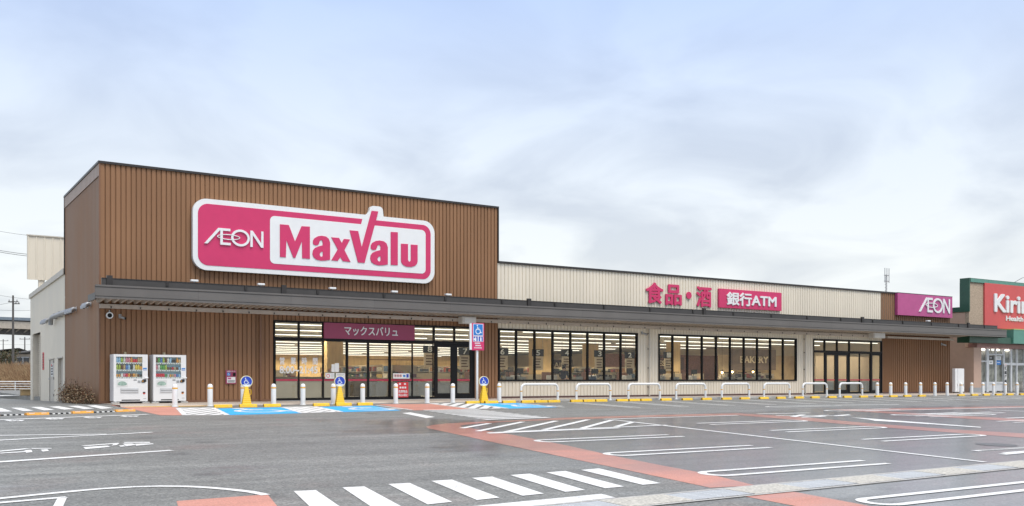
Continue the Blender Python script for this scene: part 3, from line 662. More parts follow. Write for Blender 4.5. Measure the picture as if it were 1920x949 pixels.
# ------------------------------------------------------------------ interior
WALLI = mat('inner_wall', (.50, .42, .30), .7, var=.04); CEIL = mat('inner_ceiling', (.42, .39, .34), .8, var=.03); FLOORI = mat('inner_floor', (.45, .43, .39), .25, var=.05)
WOOD = mat('yellow_wood', (.62, .43, .20), .6, var=.12, scale=2, stretch=(3, 3, .4)); WOODD = mat('dark_wood', (.10, .045, .03), .55, var=.2, scale=2, stretch=(3, 3, .4)); BRICKI = mat('brick_red_wall', (.22, .09, .06), .7, var=.25, scale=9)
IY = 57.5
inn = link('interior_shell', None, shop)
MB().box(5.9, XE - .12, .2, IY, -.02, .025).build('shop_floor', FLOORI, inn)
MB().box(5.9, XE - .12, .17, IY, 3.62, 3.66).build('shop_ceiling', CEIL, inn)
MB().box(5.9, 6.0, .2, IY, 0.03, 3.6).build('inner_side_wall', WALLI, inn)
MB().box(XE - .24, XE - .12, .2, IY, .03, 3.6).build('inner_side_wall', WALLI, inn)
MB().box(6.0, XE - .24, IY - .1, IY, .03, 3.6).build('inner_rear_wall', WOOD, inn)
MB().box(6.05, 21.5, IY - .17, IY - .11, 1.75, 2.9).build('wall_panel', WOOD, inn)
TUBE = emit('tube_light', (1.0, .95, .84), 1.2)
LENS = MB()
for i in range(11):
    y_ = 5.0 + 5.1*i
    cl = thing('ceiling_light', f'{ordw(i)} long fluorescent light line on the shop ceiling, counted from the windows', 'ceiling light', (0, y_, 3.50), 'light lines on the shop ceiling')
    seg = [(6.6, 21.9), (22.4, 36.7), (37.2, 52.9)] if i < 3 else [(6.6, 18.9), (19.3, 33.5), (34.0, 45.4 if i > 3 else 51.0)]
    for a, b in seg:
        MB().box(a, b, -.03, .03, -.025, .022).build('light_tube', TUBE, cl); MB().box(a, b, -.05, .05, .02, .118).build('light_housing', CEIL, cl)
        ad = bpy.data.lights.new('light_beam', 'AREA'); ad.shape = 'RECTANGLE'; ad.size = b - a; ad.size_y = .3; ad.energy = 18.0*(b - a); ad.spread = R(130); ad.color = (1, .86, .66)   # louvred fitting throws its light down
        ao = bpy.data.objects.new('light_beam', ad); col.objects.link(ao); ao.parent = cl; ao.location = ((a + b)/2, 0, -.03)
# columns, partitions and wall lettering
for X, Y, wd, nm in ((28.3, 12.4, 1.25, 'wide pale timber-clad column behind the checkouts'), (39.8, 12.0, .62, 'narrow pale timber-clad column in front of the dessert wall'), (36.9, 18.0, .9, 'pale column far back beneath the third aisle sign'), (17.2, 20.0, 1.1, 'pale column seen between the entrance doors')):
    cpart = thing('shop_column', nm, 'column', (X, Y, .025)); MB().box(0, wd, 0, .8, 0, 3.55).build('column_shaft', WOOD, cpart); MB().box(-.02, wd + .02, -.02, .82, 0, .2).build('column_base', WOODD, cpart)
def wallsign(text, px0, px1, py0, py1, Y, board, m_, label, lab_m, pad=.5):
    x0, z1 = FP(px0, py0, Y); x1, _ = FP(px1, py0, Y); _, z0 = FP((px0+px1)/2, py1, Y); z1 = FP((px0+px1)/2, py0, Y)[1]
    s = thing('department_sign', label, 'sign', ((x0+x1)/2, Y, z0))
    MB().box(-(x1-x0)/2 - pad, (x1-x0)/2 + pad, .02, .12, -pad*.6, (z1-z0) + pad*.6).build('sign_board', m_, s)
    lettering(text, -(x1-x0)/2, (x1-x0)/2, 0, z1-z0, .02, .05, lab_m, s, .012)
CREAM = mat('cream_letter', (.85, .72, .50), .5)
wallsign('FRESH MEAT', 699, 786, 679, 690.5, 52.0, None, mat('meat_board', (.26, .15, .07), .6), 'cream FRESH MEAT lettering on the far yellow wall behind the entrance', CREAM)
wallsign('DAILY', 1030, 1066, 680, 689, 38.0, None, WOODD, 'cream DAILY lettering on a dark board behind the checkouts', CREAM)
wallsign('DESSERT', 1226, 1274, 676.5, 686, 19.5, None, WOODD, 'cream DESSERT lettering on a dark wall past the pier', CREAM)
wallsign('BAKERY', 1388, 1440, 668.5, 680.5, 12.5, None, mat('bakery_board', (.20, .135, .095), .6), 'cream BAKERY lettering on a dark board near the right window', CREAM, .9)
MB().box(6.2, 34.5, 52.3, 52.4, .03, 2.9).build('partition', WOOD, inn)
MB().box(26.0, 42.2, 38.2, 38.3, .03, 2.6).build('partition', WOOD, inn)
MB().box(39.8, 53.4, 19.75, 19.85, .03, 2.9).build('partition', BRICKI, inn); MB().box(45.0, 53.5, 12.8, 12.9, .03, 2.75).build('partition', mat('bakery_wall', (.55, .40, .22), .6, var=.1), inn)
MB().box(47.5, 53.5, 6.0, 6.1, .03, 2.55).build('partition', mat('vestibule_wall', (.40, .32, .23), .6, var=.06), inn)
MB().box(8.0, 15.2, 8.2, 8.3, .03, 1.05).build('partition', mat('fixture_dark', (.09, .075, .06), .5, var=.3), inn)
# hanging aisle signs
ASIGN = mat('aisle_board', (.60, .50, .36), .6)
for num, pxx, pyy, Yd, nw in (('8', 806, 648, 10, 'eight, behind the pane left of the double doors'), ('7', 872, 652, 9, 'seven, behind the right leaf of the double doors'), ('6', 942, 653, 9, 'six, at the left end of the first wide window'), ('5', 1009, 655, 9, 'five, in front of the wide timber column'), ('4', 1063, 655.5, 9, 'four, above the person in the dark jacket'), ('3', 1124.5, 657, 9, 'three, between aisle signs four and two'), ('2', 1181, 660, 9, 'two, at the right end of the first wide window'), ('1', 1254, 660, 9, 'one, in the second wide window by the dessert lettering')):
    X, Z = FP(pxx, pyy, Yd); s = thing('aisle_sign', f'hanging aisle sign numbered {nw}', 'aisle sign', (X, Yd, 0))
    z1 = Z + .0; MB().box(-.42, .42, 0, .04, z1 - .42, z1).build('number_board', BLACK, s); MB().box(-.37, .37, 0, .04, z1 - 1.25, z1 - .43).build('list_board', ASIGN, s)
    lettering(num, -.13, .13, z1 - .36, z1 - .06, -.001, .01, SIGNWHITE, s, .02, 'number')
    for k_ in range(4): MB().box(-.25, .2 - .05*(k_ % 3), -.012, -.001, z1 - .62 - .16*k_, z1 - .56 - .16*k_).build('list_line', WOODD, s)
    for e in (-.35, .35): MB().tube([(e, .02, z1), (e, .02, 3.6)], .008, 5).build('hanger', DSTEEL, s)
# gondola shelving with goods
GOODC = [(.32,.06,.05), (.40,.28,.08), (.08,.13,.20), (.42,.38,.30), (.09,.18,.09), (.30,.15,.07), (.50,.45,.36), (.16,.06,.09), (.05,.05,.055), (.28,.28,.27), (.07,.06,.05), (.18,.15,.11)]
GM = [mat(f'goods_{i}', c, .5, var=.3, scale=14) for i, c in enumerate(GOODC)]
def gondola(x, y, ln, h, label, axis='y', group='shelving units on the shop floor'):
    s = thing('shelf_unit', label, 'shelving', (x, y, .026), group)
    W, D = (.9, ln) if axis == 'y' else (ln, .9)
    MB().box(-W/2, W/2, -D/2, D/2, 0, .18).build('base', BLACK, s)
    if axis == 'y': MB().box(-.02, .02, -D/2, D/2, .18, h).build('back_panel', WALLI, s)
    else: MB().box(-W/2, W/2, -.02, .02, .18, h).build('back_panel', WALLI, s)
    nsh = max(2, int((h - .2)/.38)); byc = [MB() for _ in GM]
    for k_ in range(nsh):
        z = .2 + k_*.38; MB().box(-W/2 + .02, W/2 - .02, -D/2 + .02, D/2 - .02, z, z + .03).build('shelf', mat('shelf_steel', (.30, .29, .26), .4), s)
        for sd_ in (-1, 1):
            t_ = -ln/2 + .05
            while t_ < ln/2 - .2:
                wd = random.uniform(.12, .34); hh = random.uniform(.14, .31); dp = random.uniform(.25, .38); ci = random.randrange(len(GM)); a, b = sorted((sd_*.04, sd_*dp))
                if axis == 'y': byc[ci].box(a, b, t_, t_ + wd - .02, z + .031, z + .03 + hh)
                else: byc[ci].box(t_, t_ + wd - .02, a, b, z + .031, z + .03 + hh)
                t_ += wd
    for m_, gm in zip(byc, GM):
        if m_.v: stuff(m_.build('goods', gm, s))
for i in range(8):
    gondola(17.6 + 3.05*i, 17.0, 9.0, 1.75, f'{ordw(i)} tall goods shelf from the left behind the checkouts')
gondola(9.6, 14.0, 5.0, 1.3, 'low produce shelf seen through the opening-hours panes', 'x'); gondola(13.6, 24.0, 6.0, 1.5, 'produce shelf seen through the sliding doors', 'x'); gondola(19.0, 9.2, 3.6, 1.25, 'low goods shelf behind the leftmost wide pane', 'x')
gondola(44.5, 9.6, 5.0, 1.35, 'bread shelf in front of the bakery lettering', 'x'); gondola(39.0, 10.4, 4.2, 1.3, 'low goods shelf left of the bakery', 'x'); gondola(33.0, 9.4, 4.4, 1.35, 'low goods shelf under the dessert lettering', 'x'); gondola(27.2, 9.6, 4, 1.2, 'low goods shelf at the pier between the wide windows', 'x')
gondola(15.0, 4.6, 1.4, 1.6, 'small basket rack just inside the brown double doors', 'x')
# checkouts and packing tables by the glass
CTOP = mat('counter_top', (.30, .27, .22), .35); CBODY = mat('counter_body', (.26, .20, .13), .5)
def checkout(x, y, label):
    s = thing('checkout_counter', label, 'checkout', (x, y, .026), 'checkouts behind the windows')
    bevel_box(-.45, .45, -1.1, 1.1, 0, .82, .03, 'counter_body', CBODY, s); MB().box(-.5, .5, -1.15, 1.15, .821, .87).build('counter_top', CTOP, s)
    MB().tube([(.3, .3, .87), (.3, .3, 1.5)], .025, 8).build('post', BLACK, s); bevel_box(.08, .5, .2, .3, 1.22, 1.5, .01, 'screen', BLACK, s)
    bevel_box(-.35, .1, -.2, .25, .871, 1.12, .02, 'scanner', GREYINK, s); MB().box(-.4, .45, .6, .63, .87, 1.3).build('divider', WOODD, s)
for i, X in enumerate((19.6, 22.2, 24.6, 27.4, 30.0, 32.6, 35.2)): checkout(X, 5.2, f'{ordw(i)} checkout counter from the left behind the wide windows')
def table(x0, x1, y, label):
    s = thing('packing_table', label, 'table', ((x0+x1)/2, y, .026), 'packing tables along the windows'); hw = (x1-x0)/2
    MB().box(-hw, hw, -.3, .3, .80, .84).build('table_top', CTOP, s)
    for a in (-hw + .08, hw - .08):
        for b in (-.24, .24): MB().box(a - .025, a + .025, b - .025, b + .025, 0, .80).build('leg', BLACK, s)
    for k_ in range(3):
        a = -hw + .4 + k_*(2*hw - .8)/2; MB().tube([(a, 0, .84), (a, 0, 1.28)], .018, 6).build('post', BLACK, s); MB().box(a - .32, a + .32, -.05, .05, 1.28, 1.32).build('hood', BLACK, s)
        bevel_box(a - .22, a + .22, -.14, .2, .841, 1.03, .02, 'basket', random.choice([GM[3], GM[2], GM[6]]), s)
table(18.3, 20.6, 1.9, 'packing table behind the left end of the first wide window'); table(23.4, 26.0, 1.9, 'packing table behind the right end of the first wide window'); table(28.2, 31.0, 1.9, 'packing table behind the left end of the second wide window'); table(34.4, 37.6, 1.9, 'packing table under the bakery lettering')
# warm pendant lamps over the bakery
PEND = emit('warm_bulb', (1, .62, .25), 22)
for i, (a, b) in enumerate(((1373, 698), (1412, 698), (1354, 699))):
    X, Z = FP(a, b, 7.2); s = thing('pendant_lamp', f'{ordw(i)} small warm pendant bulb near the bakery', 'lamp', (X, 7.2, Z), 'warm bulbs near the bakery')
    MB().lathe([(.0, -.06), (.05, -.03), (.06, .02), (.03, .07)], 10).build('bulb', PEND, s, 60); MB().lathe([(.02, .071), (.09, .10), (.03, .2), (.01, .22)], 10).build('lamp_shade', BLACK, s, 60); MB().tube([(0, 0, .22), (0, 0, 3.58 - Z)], .008, 5).build('cord', BLACK, s)

# the person behind the window
def skin_mesh(name, joints, edges, material, parent, root=0, sub=2):
    me = bpy.data.meshes.new(name); me.from_pydata([j[:3] for j in joints], edges, []); me.materials.append(material)
    o = link(name, me, parent); md = o.modifiers.new('skin', 'SKIN'); md.use_smooth_shade = True
    if not me.skin_vertices: me.attributes  # layer is made by the modifier below
    bm = bmesh.new(); bm.from_mesh(me); lay = bm.verts.layers.skin.verify(); bm.verts.ensure_lookup_table()
    for v, j in zip(bm.verts, joints): v[lay].radius = (j[3], j[4] if len(j) > 4 else j[3]); v[lay].use_root = False
    bm.verts[root][lay].use_root = True; bm.to_mesh(me); bm.free()
    sb = o.modifiers.new('sub', 'SUBSURF'); sb.levels = sub; sb.render_levels = sub; return o
SKIN = mat('skin', (.55, .33, .24), .5, var=.05); HAIR = mat('hair', (.012, .010, .009), .5); JACKET = mat('dark_jacket', (.035, .028, .04), .8); TROUS = mat('dark_trousers', (.03, .03, .035), .8); SHIRT = mat('pale_scarf', (.62, .66, .70), .8)
pX, pZ = FP(1056, 700, 1.25)
per = thing('person', 'person in dark jacket and white mask bent over a table behind the window', 'person', (pX, 1.25, .026), rz=R(35))
def chain(js, es, pts, start=None):
    i0 = len(js); js += pts
    if start is not None: es.append((start, i0))
    es += [(i0 + i, i0 + i + 1) for i in range(len(pts) - 1)]; return i0
js, es = [(0, 0, .86, .14, .11)], []            # pelvis; facing +X locally
chain(js, es, [(.02, 0, 1.02, .13, .10), (.06, 0, 1.18, .14, .105), (.11, 0, 1.30, .12, .09), (.14, 0, 1.38, .055, .055), (.17, 0, 1.44, .055, .055), (.19, 0, 1.50, .085, .075), (.20, 0, 1.56, .075, .07)], 0)
for sd_ in (-1, 1):
    chain(js, es, [(0, .09*sd_, .80, .085), (.01, .10*sd_, .48, .06), (0, .10*sd_, .10, .042), (.10, .11*sd_, .05, .04), (.17, .12*sd_, .045, .03)], 0)
    a0 = chain(js, es, [(.10, .17*sd_, 1.28, .055), (.14, .22*sd_, 1.06, .045), (.34, .16*sd_, .98, .034), (.38, .14*sd_, .975, .03)], 3)
    wr = a0 + 3
    for k_, (dy, ln) in enumerate(((-.03, .075), (-.01, .085), (.01, .08), (.03, .065))):
        chain(js, es, [(.42, (.14*sd_) + dy, .97, .009), (.42 + ln*.6, .14*sd_ + dy*1.2, .955, .008), (.42 + ln, .14*sd_ + dy*1.2, .935, .007)], wr)
    chain(js, es, [(.385, .14*sd_ - .035*sd_, .965, .009), (.42, .14*sd_ - .06*sd_, .955, .008)], wr)
skin_mesh('body', js, es, SKIN, per)
jj, ee = [(.0, 0, .84, .165, .135)], []
chain(jj, ee, [(.02, 0, 1.02, .15, .125), (.06, 0, 1.18, .165, .13), (.11, 0, 1.30, .14, .11), (.135, 0, 1.37, .075, .075)], 0)
for sd_ in (-1, 1): chain(jj, ee, [(.10, .18*sd_, 1.28, .075), (.14, .23*sd_, 1.06, .062), (.33, .165*sd_, .985, .05)], 3)
skin_mesh('jacket', jj, ee, JACKET, per)
jj, ee = [(0, 0, .84, .15, .12)], []
for sd_ in (-1, 1): chain(jj, ee, [(0, .09*sd_, .76, .10), (.01, .10*sd_, .48, .075), (0, .10*sd_, .10, .065)], 0)
skin_mesh('trousers', jj, ee, TROUS, per)
jj, ee = [(.17, 0, 1.535, .098, .09)], []
chain(jj, ee, [(.18, 0, 1.59, .085, .08)], 0); chain(jj, ee, [(.125, 0, 1.50, .07, .075), (.11, 0, 1.45, .05, .06)], 0)
skin_mesh('hair', jj, ee, HAIR, per)
MB().lathe([(.01, -.055), (.05, -.04), (.058, 0), (.045, .04), (.01, .05)], 12, (.245, 0, 1.475)).build('face_mask', SIGNWHITE, per, 60)
MB().lathe([(.03, 1.12), (.06, 1.16), (.09, 1.25), (.085, 1.33), (.06, 1.37)], 12, (.155, 0, 0)).build('scarf', SHIRT, per, 60)
for sd_ in (-1, 1): MB().lathe([(.004, -.008), (.011, 0), (.004, .008)], 8, (.272, .03*sd_, 1.525)).build('eye', INK, per, 60)

# ------------------------------------------------------------------ signs on the shop
AEON = [([(0,.02),(.25,.02),(1.2,1.12),(1.05,1.25)], []), ([(1.05,1.25),(1.97,1.25),(1.97,1.07),(1.15,1.07)], []), ([(1.2,1.07),(1.39,1.07),(1.39,.18),(1.99,.18),(1.99,0),(1.2,0)], []),
        ([(3.52,0),(3.7,0),(3.7,.93),(4.37,0),(4.55,0),(4.55,1.25),(4.38,1.25),(4.38,.32),(3.7,1.25),(3.52,1.25)], [])]
def aeon(x0, z0, x1, z1, y, parent):
    f_ = lambda pts: [(x0 + p[0]/4.55*(x1-x0), z0 + p[1]/1.25*(z1-z0)) for p in pts]
    m = MB()
    for i, (o_, h_) in enumerate(AEON[:3]): m.plate(f_(o_), y - .05 - .001*i, y)
    m.build('letter', SIGNWHITE, parent)
    o_, h_ = ring(2.75, .62, .72, .64, .17); MB().plate(f_(o_), y - .05, y, [f_(h_)]).build('letter', SIGNWHITE, parent)
    MB().plate(f_(AEON[3][0]), y - .05, y).build('letter', SIGNWHITE, parent)
    o_, h_ = ring(1.84, .62, .88, .21, .06); MB().plate(f_(o_), y - .056, y - .005, [f_(h_)]).build('letter_swoosh', SIGNWHITE, parent)
sg = thing('shop_sign', 'big rounded magenta and white MaxValu sign with white AEON letters on brown block', 'sign', (0, 0, 0))
r_ = .54; yb = -.22
tab = [(11.58, 8.05)] + arc(11.38, 8.30, .17, .17, 0, 90, 5) + arc(11.10, 8.30, .17, .17, 90, 165, 5) + [(10.86, 8.05)]
outl = arc(14.11-r_, 5.23+r_, r_, r_, -90, 0, 8) + arc(14.11-r_, 8.05-r_, r_, r_, 0, 90, 8) + tab + arc(3.37+r_, 8.05-r_, r_, r_, 90, 180, 8) + arc(3.37+r_, 5.23+r_, r_, r_, 180, 270, 8)
MB().plate(outl, yb, -.02).build('sign_board', SIGNWHITE, sg)
MB().plate(outl, -.019, .009).build('board_rim', DARKTRIM, sg) if False else None
MB().plate(rrect(3.565, 13.905, 5.417, 7.852, .40, 8), yb - .012, yb - .001).build('magenta_field', MAGENTA, sg)
MB().plate(rrect(6.467, 13.644, 5.66, 7.617, .20, 6), yb - .022, yb - .0125).build('white_field', SIGNWHITE, sg)
def mv(*pts): return [FP(360 + a/4.174, 360 + b/4.174, -.25) for a, b in pts]
MB().plate(mv((1336,195),(1400,165),(1440,120),(1458,230),(1380,300),(1320,285)), yb - .021, yb - .0128).build('white_gap', SIGNWHITE, sg) if False else None
gapq = mv((1338,198),(1408,130),(1385,275),(1322,262)); MB().plate([gapq[0], gapq[1], gapq[2], gapq[3]][::-1], yb - .023, yb - .0127).build('white_gap', SIGNWHITE, sg)
LT = [[(688,253),(757,259),(806,388),(857,268),(922,272),(922,524),(862,519),(860,385),(808,516),(792,514),(738,375),(734,512),(688,508)],
      [(1090,355),(1150,360),(1172,400),(1188,368),(1236,372),(1192,455),(1240,548),(1180,542),(1160,510),(1140,540),(1090,535),(1140,450)],
      [(1233,300),(1300,306),(1328,432),(1405,148),(1457,153),(1440,223),(1428,264),(1350,556),(1298,551)],
      [(1555,313),(1610,316),(1610,574),(1555,571)],
      [(1635,405),(1690,408),(1690,530),(1694,542),(1701,546),(1708,543),(1712,532),(1712,412),(1765,415),(1765,545),(1760,562),(1745,578),(1715,587),(1680,585),(1652,572),(1638,552),(1635,535)]]
for q in LT: MB().plate(mv(*q), yb - .045, yb - .0235).build('letter', MAGENTA, sg)
aO = [(946,402),(947,380),(958,362),(985,347),(1015,343),(1048,349),(1070,367),(1080,395),(1080,530),(1050,536),(1010,538),(975,530),(952,512),(942,485),(946,458),(962,438),(990,426),(1022,418),(1023,395),(1018,380),(1008,377),(999,384),(994,402),(986,415),(968,418),(953,413)]
aH = [(1023,465),(1023,500),(1017,507),(1007,506),(1000,497),(999,484),(1006,472)]
for dx, dy in ((0, 0), (452, 37)):
    MB().plate(mv(*[(a+dx, b+dy) for a, b in aO]), yb - .045, yb - .0235, [mv(*[(a+dx, b+dy) for a, b in aH])]).build('letter', MAGENTA, sg)
aeon(3.80, 6.27, 6.18, 6.93, yb - .013, sg)
# purple sign on the right bay
sg2 = thing('shop_sign', 'purple signboard with white AEON letters above the right end', 'sign', (47.85, -.1, 5.07))
MB().box(0, 5.95, -.12, .085, 0, 1.42).build('sign_board', PURPLE, sg2); MB().box(-.02, 5.97, -.13, .08, 1.42, 1.45).build('board_edge', DARKTRIM, sg2)
aeon(2.2, .28, 5.62, 1.25, -.121, sg2)
# food and liquor letters, bank sign
sg3 = thing('letter_sign', 'magenta Japanese characters for food and liquor mounted on beige cladding', 'sign', (0, -.02, 0))
def ch1(ch, px0, px1, py0, py1, parent, m_, bold, y=-.02, t=.05):
    x0, _ = FP(px0, py0, y); x1, _ = FP(px1, py0, y); z1 = FP((px0+px1)/2, py0, y)[1]; z0 = FP((px0+px1)/2, py1, y)[1]
    return lettering(ch, x0, x1, z0 , z1, 0, t, m_, parent, bold, 'character')
ch1('食', 1211, 1242, 531, 568.5, sg3, MAGENTA, .028); ch1('品', 1248, 1276.5, 535, 571.5, sg3, MAGENTA, .028); ch1('酒', 1306, 1332.5, 538.5, 575, sg3, MAGENTA, .028)
cx_, cz_ = FP(1291, 554, -.02); MB().plate(arc(cx_, cz_, .19, .19, 0, 345, 23), -.05, 0).build('middle_dot', MAGENTA, sg3)
sg4 = thing('bank_sign', 'magenta rectangular signboard with white bank ATM lettering on beige cladding', 'sign', (32.06, -.06, 4.91))
MB().box(0, 5.04, -.06, .06, 0, 1.05).build('sign_board', MAGENTA, sg4)
lettering('銀行ATM', .58, 4.55, .17, .88, -.061, .04, SIGNWHITE, sg4, .026, 'character')
# wine coloured panel over the sliding doors
sg5 = thing('entrance_sign', 'wine red panel with white katakana shop name over sliding doors', 'sign', (8.86, -.1, 2.655))
MB().box(0, 4.30, -.02, .05, 0, .67).build('sign_board', WINE, sg5); lettering('マックスバリュ', .92, 3.45, .16, .55, -.021, .02, SIGNWHITE, sg5, .012, 'character')
# vinyl opening hours
sg6 = thing('opening_hours_lettering', 'white opening hours lettering on the left panes of the entrance', 'lettering', (0, -.012, 0))
lettering('営\u3000業\u3000時\u3000間', 6.96, 8.60, 1.53, 1.83, 0, .006, SIGNWHITE, sg6, .024, 'character'); lettering('8:00~21:45', 6.96, 8.60, 1.17, 1.46, 0, .006, SIGNWHITE, sg6, .024, 'character')
def notice(px0, px1, py0, py1, y, label, m_, cat='notice', name='paper_notice', lines=3, ink=GREYINK):
    x0, z1 = FP(px0, py0, y); x1, z0 = FP(px1, py1, y); s = thing(name, label, cat, (x0, y, z0)); wd, ht = x1-x0, z1-z0
    MB().box(0, wd, -.006, 0, 0, ht).build('sheet', m_, s)
    for k_ in range(lines): MB().box(wd*.12, wd*(.9 - .13*(k_ % 2)), -.008, -.0065, ht*(.8 - k_*.6/max(1, lines)) - ht*.05, ht*(.8 - k_*.6/max(1, lines))).build('print_line', ink, s)
    return s, wd, ht
notice(621.5, 627.5, 683, 697.5, -.02, 'small blank paper sheet on the glass left of its taller twin', PAPER, lines=0); notice(627.8, 635.5, 681, 697.5, -.035, 'taller blank paper sheet on the glass beside the sliding door', PAPER, lines=0)
s, a, b = notice(610, 627, 699.5, 710, -.02, 'white notice with red ring mark on entrance glass', PAPER, lines=0)
o_, h_ = ring(a*.30, b*.5, b*.34, b*.34, b*.1, 20); MB().plate(o_, -.009, -.0065, [h_]).build('ring_mark', REDN, s)
for k_ in range(3): MB().box(a*.62, a*.93, -.009, -.0065, b*(.25 + .2*k_), b*(.31 + .2*k_)).build('print_line', GREYINK, s)
notice(629.5, 647, 699.5, 711, -.02, 'white notice with grey print behind the accessible stand', PAPER, lines=3)
s, a, b = notice(737, 768, 700, 710, -.04, 'wide white rules notice with row of small pictograms on glass', PAPER, lines=0)
for k_ in range(3):
    o_, h_ = ring(a*(.13 + .16*k_), b*.55, b*.26, b*.26, b*.07, 16); MB().plate(o_, -.009, -.0065, [h_]).build('pictogram_ring', REDN, s); MB().box(a*(.13+.16*k_) - b*.1, a*(.13+.16*k_) + b*.1, -.0085, -.0066, b*.42, b*.66).build('pictogram', INK, s)
MB().box(a*.60, a*.74, -.009, -.0065, b*.3, b*.7).build('pictogram', BLUE2, s); MB().box(a*.80, a*.94, -.009, -.0065, b*.2, b*.85).build('pictogram', BLUE, s)
s, a, b = notice(745, 765.5, 716.5, 745, -.045, 'red notice with white Japanese print low on the entrance glass', REDN, lines=0)
lettering('危険物品', a*.10, a*.90, b*.30, b*.48, -.0062, .003, SIGNWHITE, s, .02, 'character'); lettering('持込み禁止', a*.10, a*.92, b*.07, b*.24, -.0062, .003, SIGNWHITE, s, .02, 'character')
for k_ in range(3): MB().box(a*(.2 + .22*k_), a*(.36 + .22*k_), -.0095, -.0062, b*.58, b*.70).build('print_block', SIGNWHITE, s)
for k_ in range(2): MB().box(a*(.14 + .46*k_), a*(.32 + .46*k_), -.0095, -.0062, b*.82, b*.93).build('print_block', SIGNWHITE, s)
notice(79, 81.5, 0, 0, 0, '', PAPER) if False else None
y1, z1 = SP(79, 662, -.03); y0, z0 = SP(81.5, 694, -.03)
vs_ = thing('vertical_notice', 'narrow red vertical notice on the beige side wall', 'notice', (-.012, y0, 1.4)); MB().box(-.01, .01, 0, y1 - y0, 0, .88).build('sheet', REDN, vs_)
for k_ in range(6): MB().box(-.013, -.0105, .1, y1 - y0 - .1, .08 + .13*k_, .16 + .13*k_).build('print_mark', INK, vs_)
vd = thing('door_notice', 'white notice with dark print on the beige side door', 'notice', (.015, 12.0, 1.05)); MB().box(-.01, .003, 0, .7, 0, .62).build('sheet', PAPER, vd)
for k_ in range(4): MB().box(-.014, -.0105, .1, .6, .08 + .13*k_, .15 + .13*k_).build('print_mark', INK, vd)
MB().box(-.015, -.0103, .3, .6, .50, .60).build('print_mark_red', REDN, vd)
# red call panel on the brown wall
cpx0, cz1 = FP(423, 694, -.03); cpx1, cz0 = FP(443, 720, -.03)
cp_ = thing('call_panel', 'red assistance call panel with wheelchair mark on brown wall', 'notice panel', (cpx0, -.002, cz0)); wd, ht = cpx1-cpx0, cz1-cz0
bevel_box(0, wd, -.05, 0, 0, ht, .006, 'panel_body', WINE, cp_); MB().box(wd*.12, wd*.9, -.055, -.051, ht*.08, ht*.5).build('white_sheet', PAPER, cp_); MB().box(wd*.12, wd*.42, -.055, -.051, ht*.6, ht*.82).build('blue_mark', BLUE2, cp_)
MB().box(wd*.18, wd*.5, -.058, -.0555, ht*.34, ht*.46).build('print_block', PURPLE, cp_)
for k_ in range(3): MB().box(wd*.18, wd*.84, -.058, -.0555, ht*(.12 + .06*k_), ht*(.15 + .06*k_)).build('print_line', INK, cp_)
for q in wheelchair((wd*.27, ht*.71), ht*.2): MB().plate(q[::-1] if False else q, -.058, -.0555).build('access_symbol', SIGNWHITE, cp_)
bevel_box(wd*.68, wd*.9, -.085, -.051, ht*.58, ht*.80, .005, 'call_button', BLACK, cp_); lettering('お手伝いコール', wd*.1, wd*.9, ht*.86, ht*.95, -.0505, .003, SIGNWHITE, cp_, .02, 'character', True)

# ------------------------------------------------------------------ fittings on the shop
def camera_unit(px_, py_, label, ringy=False):
    X, Z = FP(px_, py_, -.12); s = thing('security_camera', label, 'camera', (X, -.002, Z), 'security cameras under the canopy')
    bevel_box(-.05, .05, -.04, 0, -.06, .10, .008, 'bracket', DSTEEL, s)
    if ringy:
        o_, h_ = ring(0, 0, .125, .125, .04, 24); MB().plate(o_, -.16, -.041, [h_]).build('housing_ring', SIGNWHITE, s); MB().plate(arc(0, 0, .083, .083, 0, 345, 20), -.13, -.045).build('lens', BLACK, s); MB().box(-.02, .02, -.09, -.05, .12, .2).build('stem', DSTEEL, s)
    else:
        MB().tube([(0, -.04, 0), (.04, -.12, -.02)], .02, 8).build('arm', DSTEEL, s); MB().tube([(-.02, -.10, .01), (.14, -.26, -.07)], .055, 12).build('barrel', DSTEEL, s, 40); MB().tube([(.141, -.261, -.0705), (.15, -.27, -.075)], .045, 12).build('lens', BLACK, s)
camera_unit(205.5, 591.5, 'round white camera ring under the left end of the canopy', True); camera_unit(226, 594, 'small bullet camera beside the round ring under the canopy'); camera_unit(1206, 625, 'bullet camera on the beige pier between the wide windows'); camera_unit(1768, 646, 'bullet camera on the dark ribbed right end')
for i, (a, b) in enumerate(((364,532.5),(489,539.5),(623,546.5),(739,552.5),(840,558.5),(1740,607.5))):
    X, Z = FP(a, b, -1.0); s = thing('flood_light', f'small white flood light on top of the canopy, {ordw(i)} from the left', 'flood light', (X, -1.0, 4.631), 'flood lights on the canopy')
    bevel_box(-.14, .14, -.10, .08, .03, .11, .015, 'lamp_head', SIGNWHITE, s); MB().box(-.03, .03, -.02, .02, 0, .035).build('bracket', DSTEEL, s)
for a0_, b0_, a1_, b1_, nm in ((867,593,893,607.5,'white rainwater box under the canopy above the accessible parking sign'), (1638,621.5,1660,634.5,'white rainwater box under the canopy right of the side entrance')):
    X0, Z1 = FP(a0_, b0_, -.55); X1, Z0 = FP(a1_, b1_, -.55); s = thing('rainwater_box', nm, 'box', (X0, -.55, Z0)); bevel_box(0, X1-X0, 0, .38, 0, Z1-Z0, .015, 'box_body', mat('pale_steel', (.66, .65, .62), .4), s); MB().box(.12, X1-X0-.04, -.012, -.001, .05, Z1-Z0-.05).build('box_lid', SIGNWHITE, s); MB().tube([(.3, .2, Z1-Z0), (.3, .2, 3.86 - Z0)], .05, 8).build('inlet', LEDGER, s)
